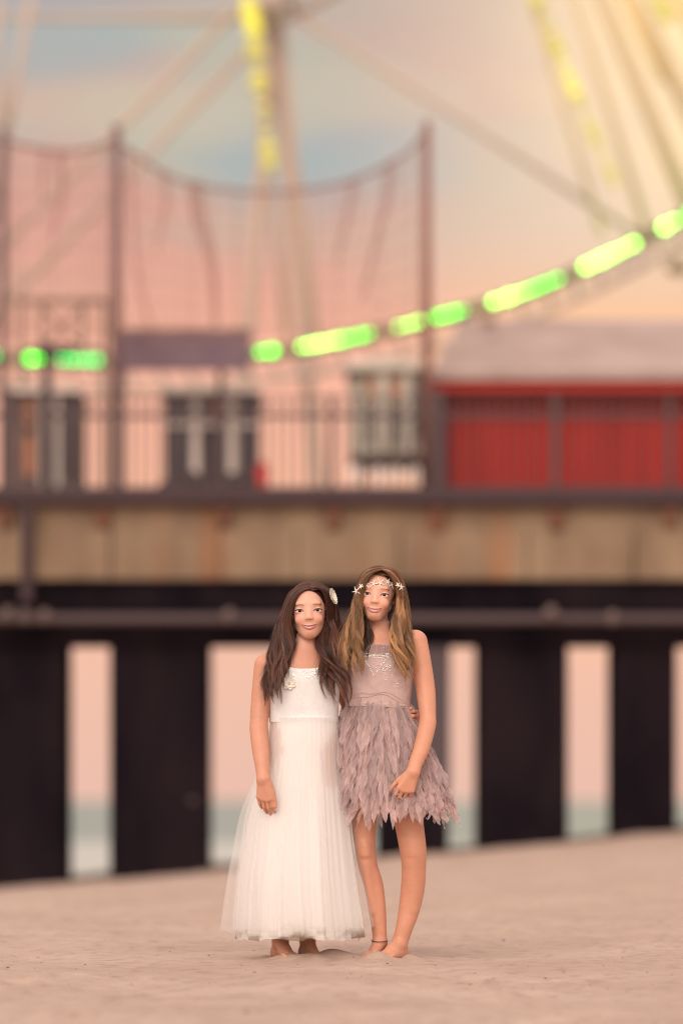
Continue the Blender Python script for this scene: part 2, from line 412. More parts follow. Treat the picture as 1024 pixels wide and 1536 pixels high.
def make_strands(sheets, Rm, hc, loft, colA, colB, tipmix, M=40, wav=.006, seed=1, arms=()):
    """sheets: list of (curves, nlocks, per_lock, endrange, wavy)"""
    r = np.random.default_rng(seed); allC = []; allR = []; allT = []
    for curves, nl, per, er, wv, jitf in sheets:
        cs = [catmull(c, 60) for c in curves]; cs = np.array(cs); nc = len(cs)
        tt = np.linspace(0, 1, M)
        for li in range(nl):
            u = (li+r.random())/nl*(nc-1); i = min(int(u), nc-2); f = u-i
            end = er[0]+(er[1]-er[0])*r.random()
            g = cs[i]*(1-f)+cs[i+1]*f
            g = np.stack([np.interp(tt*end, np.linspace(0, 1, 60), g[:, k]) for k in range(3)], 1)
            ph = 1.0+u*1.1+r.normal()*.55; fr = 2.6+r.normal()*.15; amp = wv*(.75+.5*r.random())
            w = np.clip((tt-.28)/.55, 0, 1)**1.3
            lk = np.stack([amp*w*np.sin(fr*6.28*tt+ph)*K, np.zeros(M), amp*w*np.cos(fr*6.28*tt+ph)*.9], 1)
            lk[:, 0] += (r.normal()*2.2)*w
            lk[:, 2] += r.normal()*jitf*(.25+w)
            shade = r.random(); warm = r.random()
            wid = (.0075+.008*r.random())*(1-.0*tt); taper = 1-.65*np.clip((tt-.55)/.45, 0, 1)
            wprof = (.55+.45*np.sin(np.clip(tt*2.2, 0, 1)*1.57))*taper
            for s in range(per):
                a = r.random()*6.28; q = math.sqrt(r.random())
                tw = 1.5*tt*(1 if shade > .5 else -1)
                ox = q*np.cos(a+tw)*wid*wprof*K; oz = q*np.sin(a+tw)*wid*wprof*.8
                c = g+lk+np.stack([ox, np.zeros(M), oz], 1); te = tt*(1-.22*r.random()**1.5); c = np.stack([np.interp(te, tt, c[:, k_]) for k_ in range(3)], 1)
                fz = r.normal()*.0006*K; c[:, 0] += fz*np.sin(tt*9+a)
                if r.random() < .10:
                    c[:, 0] += (r.normal()*5)*tt**2; c[:, 1] += r.normal()*4*tt**2
                allC.append(c); rad = (.00052+.00030*r.random())*np.clip(1.02-tt, .0, 1)**.4
                allR.append(np.full(M, 1)*rad)
                s1 = .50+.95*shade+.08*r.normal(); mixv = np.clip(tipmix[0]+(tipmix[1]-tipmix[0])*tt**1.3+.9*(warm-.5)+.10*r.normal(), 0, 1)[:, None]
                allT.append((colA*(1-mixv)+colB*mixv)*max(s1, .3))
    C = np.array(allC); px, py, f = C[..., 0], C[..., 1], C[..., 2]
    Y = Y0-f; X = (px-512)*Y/FOC; Z = H+(1200-py)*Y/FOC; C = np.stack([X, Y, Z], -1)
    for _ in range(5):                       # out of the skull
        q = (C-hc)@Rm.T; cc = np.array(CC); rr = np.array(CR)+.0065
        v = q-cc; k = np.sqrt(((v/rr)**2).sum(-1)); m = (k < 1) & (q[..., 2] > -.03)
        q2 = cc+v/np.maximum(k, .2)[..., None]; q = np.where(m[..., None], q2, q); C = q@Rm+hc
        d = loft.sdf((C[..., 0], C[..., 1], C[..., 2])); m = (d < .009) & (C[..., 2] < hc[2]-.05) & (C[..., 1] < Y0+.04)
        C[..., 1] -= np.where(m, (.0105-d), 0)
        for a_, b_, ra_, rb_ in arms:
            d = cap((C[..., 0], C[..., 1], C[..., 2]), a_, b_, ra_, rb_); m = d < .005
            C[..., 1] -= np.where(m, (.007-d), 0)
    Cs = C.copy(); Cs[:, 1:-1] = (C[:, :-2]+2*C[:, 1:-1]+C[:, 2:])/4
    return strands_mesh(Cs, np.array(allR), None, np.array(allT))

# ================================================================== materials for the girls
skin_m = attr_mat('skin', 'col', .48, .35, .12, .15, 500)
hair_m = attr_mat('hair_strands', 'col', .32, .55)
eye_m = attr_mat('eye', 'col', .12, .25)
tooth_m = mat('teeth', (.96, .94, .91), .3)
lash_m = mat('lashes', (.02, .012, .01), .6)
bead_m = mat('beads', (.66, .60, .59), .22, metal=.5); braid_m = mat('braid', (.50, .37, .35), .5)
pearl_m = mat('sequins', (.85, .83, .80), .18, metal=.35)
brace_m = mat('braces', (.78, .74, .72), .3, metal=.2)

def build_body(name, g, F, hc, Rm, sc_h, skin, lip, brow, browc, loc, label, iris, blush=.35, freckle=0):
    V, Q = surface_nets(g, F); V = relax(V, Q, 1, .35)
    q = ((V-hc)@Rm.T)/sc_h; x, f, z = warp([q[:, 0], q[:, 1], q[:, 2]], HP_A if sc_h == 1.0 else HP_B)
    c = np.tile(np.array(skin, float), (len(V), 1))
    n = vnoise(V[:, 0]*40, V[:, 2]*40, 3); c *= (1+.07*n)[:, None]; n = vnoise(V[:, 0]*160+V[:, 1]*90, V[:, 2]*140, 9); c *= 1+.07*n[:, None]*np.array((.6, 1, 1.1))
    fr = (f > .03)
    tan_dim = np.clip((-.10-z)/.05, 0, 1)[:, None]; c *= 1-tan_dim*np.array((.17, .27, .34))  # tanned body; gap widened so the face colour carries its brighter light
    def blend(mask, colr):
        nonlocal c; c = c*(1-mask[:, None])+np.array(colr)*mask[:, None]
    for s in (-1, 1):
        bl = np.exp(-(((x-s*.036)/.016)**2+((z+.030)/.015)**2))*fr*blush
        blend(bl, (skin[0]*.95, skin[1]*.66, skin[2]*.66))
        u = (x*s-.0335)/.0185; zb = .0192+.0036*(1-u*u)-.0004*u
        th = .0024*(1-.25*u); m = np.clip(1-np.abs(z-zb)/th, 0, 1)*(np.abs(u) < 1)*np.clip((1-np.abs(u))*4, 0, 1)*fr
        blend(np.clip(m*2.0, 0, 1)*brow*.85, browc)
        # upper lid line
        e = (x-s*.0325)/.0148; zl = .0064*np.clip(1-e*e, 0, 1)**.7
        m = np.exp(-((z-zl)/.0012)**2)*(np.abs(e) < 1.05)*fr; blend(m*.55, (skin[0]*.4, skin[1]*.3, skin[2]*.3))
    lx = np.abs(x)/MW; k = np.clip(1-.7*lx**2, 0, 1)
    up = zup(x)+.0047*k; dn = zlo(x)-.0066*k
    m = (z < up) & (z > dn) & (lx < 1.04) & (f > .045); inside = (z < zup(x)+.001) & (z > zlo(x)-.001) & (f < np.interp(x, lipx, lipf)-.0015)
    blend(m.astype(float)*.9, lip); blend((m & inside).astype(float), (.10, .03, .025))
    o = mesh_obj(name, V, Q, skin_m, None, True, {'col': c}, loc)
    tag(o, label, 'person')
    # eyes
    eyes = []
    for s in (-1, 1):
        mb = MB(); cen = np.array((s*.0325, EYF, .0003)); n0 = mb.n
        tmp = MB().ball((0, 0, 0), 1, 28, 28)
        v = tmp.v[0]; v = v[:, [0, 2, 1]]               # pole towards the camera
        tmpv = (cen+v*.0137)*sc_h; mb.add(tmpv@Rm+hc, tmp.f)
        ang = np.sqrt((v[:, 0]-.04*0)**2+(v[:, 2]+.0)**2)*.0137; fr_ = v[:, 1] > 0
        cc = np.tile(np.array((.78, .72, .70)), (len(v), 1)); cc[(ang < .0070) & fr_] = iris; cc[(ang < .0036) & fr_] = (.008, .006, .006)
        eyes.append(mb.build('eye', eye_m, o, True, {'col': cc}))
    for ei, s in enumerate((-1, 1)):
        mb = MB()
        uu = np.linspace(-1.02, 1.05, 12)
        def lidpt(u, dz, df):
            zz = (.0057*max(1-u*u, 0)**.7)+dz+.0014*u; 
            xx = s*.0325+s*u*.0145; dx = xx-s*.0325; rr = .0156**2-dx*dx-zz*zz; return (xx, EYF+math.sqrt(max(rr, 1e-6))+df, zz)
        mb.tube([np.array(lidpt(u, .0004, .0002))*sc_h@Rm+hc for u in uu], [.0011+.0007*max(u, 0) for u in uu], 5)
        for u in np.linspace(-.7, 1.0, 16):
            a = np.array(lidpt(u, .0004, .0)); b = a+np.array((s*.002*u, .005, .0018)); mb.tube([a*sc_h@Rm+hc, (a+b)/2*sc_h@Rm+hc+np.array((0, 0, -.0004)), b*sc_h@Rm+hc], [.0006, .0005, .0002], 3)
        mb.build('eyelashes', lash_m, eyes[ei])
    return o, V, Q
def teeth(o, hc, Rm, s, braces=False):
    mb = MB(); br = MB()
    for i in range(-5, 5):
        for row in (0, 1):
            x0 = i*.0052+.0001; x1 = x0+.0050; xm = (x0+x1)/2; zz = -.0555+.006*(xm/MW)**2; zb = -.0618+.010*(xm/MW)**2
            if row: zz, zb = zb-.0022, zb-.005
            f0 = np.interp(abs(xm), np.abs(lipx[6:]), lipf[6:])-.0036-(.0012 if row else 0)
            v = []
            for (xx, ff) in ((x0, f0-.0008), (x0+.0006, f0), (x1-.0006, f0), (x1, f0-.0008)):
                for z_ in (zz+.003, zb): v.append(np.array((xx, ff, z_))*s@Rm+hc)
            mb.add(v, [(0, 2, 3, 1), (2, 4, 5, 3), (4, 6, 7, 5)])
            if braces and not row:
                c = np.array((xm, f0+.0006, (zz+zb)/2+.0006))*s@Rm+hc; br.box(c[0]-.0010, c[0]+.0010, c[1]-.001, c[1]+.001, c[2]-.0011, c[2]+.0011)
    t = mb.build('teeth', tooth_m, o)
    if braces: br.build('braces', brace_m, t)

def axis(a, b, step, fine=None):
    """coordinates with a finer band"""
    out = [a]
    while out[-1] < b:
        st = step
        if fine:
            for (lo, hi, fs) in fine:
                if lo <= out[-1] < hi: st = min(st, fs)
        out.append(out[-1]+st)
    return np.array(out)
def Zp(py): return H+(1200-py)/K
def Xp(px): return (px-512)/K
def foothelp(px, d, z): 
    Y = Y0+d; return np.array([(px-512)*Y/FOC, Y, z])

SK_A = (.69, .375, .275); SK_B = (.73, .395, .285)
# ================================================================== GIRL A (white dress)
def girl_white():
    loft = Loft([(1200, 456, 44, .085, 0), (1175, 456, 52, .095, 0), (1125, 456, 51, .092, 0), (1085, 456, 47, .080, 0), (1050, 456, 48, .082, 0), (1020, 455, 51, .084, 0),
                 (1002, 454, 50, .078, 0), (988, 455, 42, .066, 0), (975, 458, 27, .052, 0), (962, 460, 17, .043, 0), (955, 461, 12, .038, 0)])
    hc = P(463, 917, -.012); Rm = rot_frame(math.radians(2.5), math.radians(0), math.radians(1)); hs = 1.0
    g = Grid(axis(Xp(362), Xp(525)+.28, .0026, [(hc[0]-.075, hc[0]+.075, .0017)]), axis(Y0-.26, Y0+.27, .0026, [(Y0-.125, Y0-.03, .0017)]), axis(-.02, hc[2]+.12, .0028, [(hc[2]-.10, hc[2]+.04, .0017)]))
    F = g.new()
    g.put(F, loft.sdf, (Xp(380), Y0-.14, Zp(1202)), (Xp(530), Y0+.14, Zp(950)))
    T = F.copy()
    g.chain(F, [(P(458, 985, .012), .037), (P(462, 945, .004), .0375)], .006, .02)
    g.chain(F, [(P(455, 972, .016), .026), (P(402, 994, .004), .033)], .006, .02)
    g.chain(F, [(P(461, 972, .016), .026), (P(508, 992, .004), .033)], .006, .02)
    for s in (-1, 1):                                        # collar bones
        g.chain(F, [(P(456+s*8, 990, -.046), .008), (P(456+s*36, 984, -.036), .008)], .003, .010)
    # her right arm (image left)
    g.chain(F, [(P(397, 999, .0), .0385), (P(392, 1040, -.01), .0355), (P(388.5, 1078, -.03), .0325), (P(388.5, 1098, -.05), .0335), (P(391.5, 1128, -.09), .0315), (P(394, 1152, -.125), .0265), (P(395, 1169, -.148), .0245)], .008, .022)
    tipsA = hand(g, F, P(395.5, 1170, -.150), (.05, -.02, -1), (1, -.35, .0), (-.2, 1, 0), .97, (18, 26, 18), -1, (.9, .30, .05))
    # her left arm, round the other girl's back
    g.chain(F, [(P(508, 999, .0), .037), (P(520, 1045, .07), .034), (P(540, 1078, .15), .032), (P(582, 1086, .150), .029), (P(611, 1079, .075), .024)], .008, .022)
    tipsB = hand(g, F, P(612, 1078, .070), (.42, -.90, -.02), (.10, -.1, 1), (-1, -.3, 0), .92, (52, 58, 30), 3, (.9, .35, .45))
    # legs
    for pts in ([(P(434, 1178, 0), .062), (P(432, 1230, 0), .055), (P(430, 1300, -.01), .044), (P(427, 1345, .01), .041), (P(421, 1390, .01), .031), (P(420, 1412, .01), .0285)],
                [(P(480, 1178, 0), .062), (P(478, 1230, 0), .055), (P(474, 1300, -.01), .044), (P(470, 1345, .02), .041), (P(462, 1390, .03), .030), (P(461, 1412, .03), .0265)]):
        g.chain(F, pts, .010, .02)
    foot(g, F, P(420, 1412, .01), foothelp(417, .035, -.006), foothelp(438, -.115, -.010), 1.0, side=-1)
    foot(g, F, P(461, 1412, .03), foothelp(458, .055, -.006), foothelp(476, -.075, -.012), .95, side=1)
    def hf(p):
        q = [p[0]-hc[0], p[1]-hc[1], p[2]-hc[2]]; l = [(Rm[i, 0]*q[0]+Rm[i, 1]*q[1]+Rm[i, 2]*q[2])/hs for i in range(3)]
        return head_full(warp(l, HP_A))*hs
    g.put(F, hf, hc-.125, hc+.125, .012)
    loc = (Xp(440), Y0, 0.0)
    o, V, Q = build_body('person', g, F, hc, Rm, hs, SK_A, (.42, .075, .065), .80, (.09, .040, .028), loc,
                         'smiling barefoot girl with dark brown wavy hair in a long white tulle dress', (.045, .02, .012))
    teeth(o, hc, Rm, hs, True)
    # nails
    nail = mat('nail_polish', (.55, .10, .12), .25)
    # bodice
    ivory = mat('ivory_knit', (.70, .685, .675), .75, (.76, .745, .735), 30, .08, 220)
    B = g.new(); sl = g.sl((Xp(385), Y0-.16, Zp(1086)), (Xp(530), Y0+.16, Zp(975)))
    p = g.pts(sl); X, Y, Z = p
    u = (X-Xp(457))/(31/K); front_ = Y < Y0
    ztop = np.where(front_, Zp(1004)+np.clip((np.abs(u))**3.2, 0, 1.6)*(7/K), Zp(990))
    ztop = ztop-np.clip((np.abs(X-Xp(456))-.100)/.02, 0, 1)*(24/K)
    B[sl] = np.maximum(np.maximum(T[sl]-.0075, Z-ztop), Zp(1084)-Z)
    Vb, Qb = surface_nets(g, B); Vb = relax(Vb, Qb, 2)
    bod = mesh_obj('bodice', Vb, Qb, ivory, o, True)
    bvh = BVHTree.FromPolygons([tuple(v) for v in Vb], [tuple(q) for q in Qb])
    bb = BVHTree.FromPolygons([tuple(v) for v in V], [tuple(q) for q in Q])
    def hit(px, py, tree=bvh):
        r = tree.ray_cast(Vector((Xp(px), Y0-.6, Zp(py))), Vector((0, 1, 0)))
        return np.array(r[0]) if r[0] is not None else None
    mb = MB()                                             # shoulder straps
    for s, x0, x1 in ((-1, 424, 416), (1, 490, 497)):
        pts = []
        for t in np.linspace(0, 1, 12):
            h = hit(x0+(x1-x0)*t, 1003-(22)*t, bb)
            if h is not None: pts.append(h+np.array((0, -.0015, 0)))
        for dx in (-.004, 0, .004): mb.tube([q+np.array((dx, 0, 0)) for q in pts], .0026, 6)
        mb.build('shoulder_strap', ivory, o, True); mb = MB()
    # beads, sequins
    mb = MB(); r = random.Random(3)
    for i in range(112):
        if i < 62: px, py, rr = r.uniform(440, 486), 1005+abs(r.gauss(0, 7)), r.uniform(.0013, .0030)
        elif i < 90: px, py, rr = r.uniform(474, 488), r.uniform(1004, 1014), r.uniform(.0015, .0028)
        else: px, py, rr = r.uniform(420, 492), r.uniform(1015, 1072), r.uniform(.0009, .0016)
        h = hit(px, py)
        if h is not None and h[2] < Zp(1004.5): mb.ball(h+np.array((0, -.0005, 0)), rr*1.15, 6, 4)
    mb.build('sequins', pearl_m, bod)
    def flower(mb, c, R, nrm, n=8, lay=2, cup=.35):
        nrm = np.array(nrm, float); nrm /= np.linalg.norm(nrm); a = np.cross(nrm, (0, 0, 1.)); a /= np.linalg.norm(a); b = np.cross(nrm, a)
        for l in range(lay):
            for i in range(n):
                th = (i+.5*l)*2*math.pi/n; dr = a*math.cos(th)+b*math.sin(th); sd = np.cross(nrm, dr); RR = R*(1-.28*l)
                v = []
                for k, (t, w) in enumerate(((.05, .10), (.4, .30), (.75, .34), (1.0, .12))):
                    for s in (-1, 0, 1): v.append(c+dr*RR*t+sd*RR*w*s+nrm*(RR*cup*t*t*(1+.4*l)+.001*l+(.12*RR if s == 0 else 0)*-1+.0012))
                f = [(3*k+j, 3*k+j+1, 3*k+j+4, 3*k+j+3) for k in range(3) for j in range(2)]; mb.add(v, f)
        return a, b
    fm = mat('cloth_flower', (.84, .80, .70), .7)
    h = hit(434.5, 1026); mb = MB(); flower(mb, h, .024, (-.1, -1, .1), 7, 2, .25); fb = mb.build('flower_brooch', fm, bod, True)
    mb = MB()
    for i in range(9): mb.ball(h+np.array((math.cos(i*.7)*.004*(i > 0), -.0045, math.sin(i*.7)*.004*(i > 0))), .0017, 6, 4)
    mb.build('beads', bead_m, fb)
    # flower clip in hair
    mb = MB(); cpos = P(493, 897, -.05)+np.array((.010, -.012, .004)); flower(mb, cpos, .031, (.93, -.34, .30), 11, 2, .30); fc = mb.build('flower_clip', fm, o, True)
    # anklet (her left)
    mb = MB(); cen = P(461, 1411, .03); n = 26
    for i in range(n):
        a = i*2*math.pi/n; mb.ball(cen+np.array((math.cos(a)*.0285, math.sin(a)*.0285, .002*math.sin(a)-.001)), .0028, 6, 4)
    mb.build('anklet', mat('dark_beads', (.08, .035, .03), .4), o)
    # sash
    mb = MB(); rr = random.Random(8)
    for j in range(4):
        pts = []
        for a in np.linspace(0, 2*math.pi, 60):
            z = Zp(1079.5)+(-.005+.0042*j)+.004*math.cos(a+.6)+.0012*math.sin(3*a+j); cx, rx, cy, ry = loft.at(z)
            pts.append((cx+(rx+.008)*math.cos(a), cy-(ry+.010)*math.sin(a), z))
        mb.tube(pts, .0036, 6, False)
    mb.build('sash', ivory, o, True)
    # skirt layers
    def skirt(name, m, prof, pl, amp, seed, n=520, M=60, hemn=.01, pts_attr=None, mate=None, thick=0):
        r = np.random.default_rng(seed); py = np.array([q[0] for q in prof], float)
        tt = np.linspace(0, 1, M); yy = py[0]+(py[-1]-py[0])*tt
        xl = np.interp(yy, py, [q[1] for q in prof]); xr = np.interp(yy, py, [q[2] for q in prof]); ry = np.interp(yy, py, [q[3] for q in prof])
        ker = np.ones(7)/7; xl, xr, ry = [np.convolve(np.pad(a, 3, 'edge'), ker, 'valid') for a in (xl, xr, ry)]
        th = np.linspace(0, 2*math.pi, n, endpoint=False); S = np.zeros((M, n))
        for k in range(pl[0]):                         # folds: ridges that wander and merge
            c = r.random()*2*math.pi; w = .035+.075*r.random(); a = .5+r.random(); dr = r.normal()*.05; st = r.random()*.25
            dth = (th[None, :]-c-dr*tt[:, None]+math.pi) % (2*math.pi)-math.pi
            S += a*np.exp(-(dth/w)**2)*np.clip((tt[:, None]-st)*3, 0, 1)
        S -= S.mean(1, keepdims=True)
        fine = np.sin(th[None, :]*pl[1]+2*np.sin(th[None, :]*3+seed)+tt[:, None]*1.5)*.14
        grow = (.25+.75*tt)[:, None]
        R = 1+0*S; off = amp*(S*grow+fine*(.5+.5*tt[:, None]))
        cx = ((xl+xr)/2-512)/K; rx = (xr-xl)/2/K
        X = cx[:, None]+(rx[:, None]+off)*np.cos(th); Y = Y0-.002-(ry[:, None]+off)*np.sin(th)
        z = H+(1200-yy)/K; Z = z[:, None]+(hemn*vnoise(np.cos(th)*6+5, np.sin(th)*6+seed, seed)*2)[None, :]*tt[:, None]**8
        V = np.stack([X, Y, Z], -1).reshape(-1, 3)
        i = np.arange(M-1)[:, None]*n; j = np.arange(n)[None, :]; j2 = (j+1) % n
        Q = np.stack([i+j+0*i, i+j2, i+n+j2, i+n+j], -1).reshape(-1, 4)
        cl = None
        dirt = np.clip((tt[:, None]-.950)*28, 0, 1)*np.clip(vnoise(th[None, :]*5, tt[:, None]*26, 5)*5-.1, 0, 1)
        dirt = dirt*(1 if pts_attr else .25)
        c = np.array((.93, .905, .89))[None, None]*(1-dirt[..., None])+np.array((.30, .22, .15))[None, None]*dirt[..., None]
        return mesh_obj(name, V, Q, m, mate, True, {'col': c.reshape(-1, 3)})
    m_lin = attr_mat('dress_lining', 'col', .85, .1); m_t1 = veil('tulle_dense', (.86, .83, .81), .68, .45, attr='col'); m_t2 = veil('tulle_sheer', (.86, .83, .81), .22, .45, attr='col')
    sk = skirt('skirt_lining', m_lin, [(1076, 409, 504, .088), (1100, 410, 504, .095), (1150, 404, 505, .100), (1220, 396, 510, .108), (1320, 392, 516, .128), (1404, 396, 524, .140)], (24, 38), .0150, 2, hemn=.004, pts_attr=True, mate=o)
    skirt('tulle_skirt', m_t1, [(1076, 408, 506, .092), (1100, 406, 509, .105), (1150, 396, 511, .114), (1220, 379, 521, .134), (1320, 364, 531, .177), (1408, 359, 541, .196)], (24, 38), .0165, 2, hemn=.008, pts_attr=True, mate=o)
    skirt('tulle_skirt', m_t2, [(1076, 407, 507, .095), (1100, 404, 511, .110), (1150, 393, 512, .118), (1220, 371, 524, .140), (1320, 358, 536, .190), (1400, 352, 546, .208)], (26, 50), .0125, 4, hemn=.012, mate=o)
    skirt('tulle_skirt', m_t2, [(1076, 407, 507, .096), (1100, 403, 511, .112), (1150, 391, 512, .120), (1220, 368, 526, .144), (1320, 355, 538, .196), (1392, 349, 551, .214)], (30, 46), .0110, 6, hemn=.014, mate=o)
    # hair
    L0 = [(472, 876, .0), (451, 879, .0), (435, 892, 0), (426, 914, 0), (418, 943, .0), (409, 968, .02), (405, 995, .04), (400, 1025, .05), (396, 1060, .05)]
    L1 = [(472, 877, .03), (450, 881, .035), (436, 896, .04), (429, 918, .04), (422, 948, .04), (415, 972, .05), (410, 1000, .07), (405, 1030, .08), (400, 1062, .08)]
    L2 = [(473, 880, .055), (453, 883, .06), (439, 898, .06), (432, 920, .06), (428, 950, .055), (426, 975, .07), (420, 1003, .1), (412, 1035, .11), (410, 1060, .11)]
    L3 = [(474, 882, .07), (455, 885, .076), (441, 899, .072), (435, 922, .066), (433, 948, .062), (438, 970, .075), (432, 995, .1), (426, 1025, .115), (421, 1062, .115)]
    R0 = [(474, 881, .07), (484, 885, .070), (492, 900, .06), (494, 922, .04), (490, 945, .035), (482, 965, .06), (481, 990, .1), (488, 1020, .115), (497, 1056, .115)]
    R1 = [(474, 879, .05), (486, 883, .055), (495, 899, .05), (497, 922, .03), (495, 945, .03), (490, 968, .07), (489, 993, .1), (498, 1022, .115), (506, 1066, .11)]
    R2 = [(474, 878, .02), (486, 882, .02), (496, 897, .02), (500, 920, .02), (501, 945, .02), (501, 970, .06), (500, 995, .09), (509, 1025, .11), (514, 1070, .1)]
    R3 = [(474, 877, 0), (487, 880, 0), (498, 896, 0), (503, 918, 0), (507, 942, 0), (511, 968, .03), (512, 992, .07), (518, 1022, .10), (519, 1062, .10)]
    back = [[(466, 879, -.03), (444+i*10, 885, -.08), (434+i*15, 915, -.10), (428+i*18, 950, -.095), (416+i*24, 985, -.09), (414+i*25, 1020, -.10), (412+i*26, 1055, -.10)] for i in range(5)]
    side = [[(466, 878, -.02), (440, 884, -.04), (430, 905, -.05), (426, 935, -.04), (418, 965, -.03), (404, 1000, -.0), (398, 1040, .03)], L0]
    sideR = [R3, [(474, 878, -.02), (489, 884, -.04), (499, 905, -.05), (503, 935, -.04), (512, 965, -.03), (516, 1000, -.0), (520, 1040, .03)]]
    ca = np.array((.055, .020, .016)); cb = np.array((.20, .082, .052))
    under = [[(470, 880, .0), (436, 900, .01), (432, 930, .01), (431, 960, .02), (426, 990, .055), (416, 1020, .07), (410, 1045, .07)], [(470, 880, .0), (440, 900, .01), (436, 930, .01), (438, 960, .03), (433, 990, .06), (425, 1020, .08), (418, 1045, .08)]]
    underR = [[(474, 880, .0), (490, 900, .0), (491, 930, .0), (482, 955, .02), (480, 985, .06), (488, 1015, .09), (498, 1045, .09)], [(474, 880, .0), (494, 900, .0), (499, 930, .0), (503, 960, .02), (508, 990, .05), (512, 1020, .08), (514, 1050, .09)]]
    arms = [(P(397, 999, 0), P(393, 1040, 0), .0385, .0355), (P(393, 1040, 0), P(390.5, 1078, -.005), .0355, .0345), (P(455, 972, .016), P(402, 994, .004), .026, .033)]
    VV, QQ, CCc = make_strands([(back, 20, 22, (.85, 1), .004, .004), (side, 8, 40, (.85, 1), .006, .003), (sideR, 8, 40, (.85, 1), .006, .003), (under, 8, 40, (.8, 1), .007, .004), (underR, 8, 40, (.8, 1), .008, .004),
                               ([L0, L1, L2, L3], 32, 80, (.78, 1.0), .0150, .008), ([R0, R1, R2, R3], 32, 80, (.82, 1), .0220, .010)],
                              Rm, hc, loft, ca, cb, (.15, .7), seed=4, arms=arms)
    Va_, Qa_, Ca_ = cap_strands(Rm, hc, 1.0, .020, ca, cb, 21); QQ = np.concatenate([QQ, Qa_+len(VV)]); VV = np.concatenate([VV, Va_]); CCc = np.concatenate([CCc, Ca_])
    # scalp cap
    sg = Grid(axis(hc[0]-.09, hc[0]+.09, .0022), axis(hc[1]-.1, hc[1]+.12, .0022), axis(hc[2]-.09, hc[2]+.12, .0022)); Sf = sg.new(); p = sg.pts((slice(None),)*3)
    def capf(p, part):
        q = [p[0]-hc[0], p[1]-hc[1], p[2]-hc[2]]; l = [(Rm[i, 0]*q[0]+Rm[i, 1]*q[1]+Rm[i, 2]*q[2]) for i in range(3)]
        d = ell(l, CC, tuple(a+.0012 for a in CR)); face = np.sqrt(((l[0]-part)/.063)**2+((l[2]+.02)/.092)**2)-1
        cut = np.maximum(face*.05, -(l[1]-.0)); d = np.maximum(d, -cut); return np.maximum(d, -.062-l[2])
    Sf[...] = capf(p, 0.0)
    Vc, Qc = surface_nets(sg, Sf); Vc = relax(Vc, Qc, 2)
    hm = mesh_obj('hair', np.concatenate([VV, Vc]), np.concatenate([QQ, Qc+len(VV)]), hair_m, o, True, {'col': np.concatenate([CCc, np.tile(ca*1.1, (len(Vc), 1))])})
    return o, hm

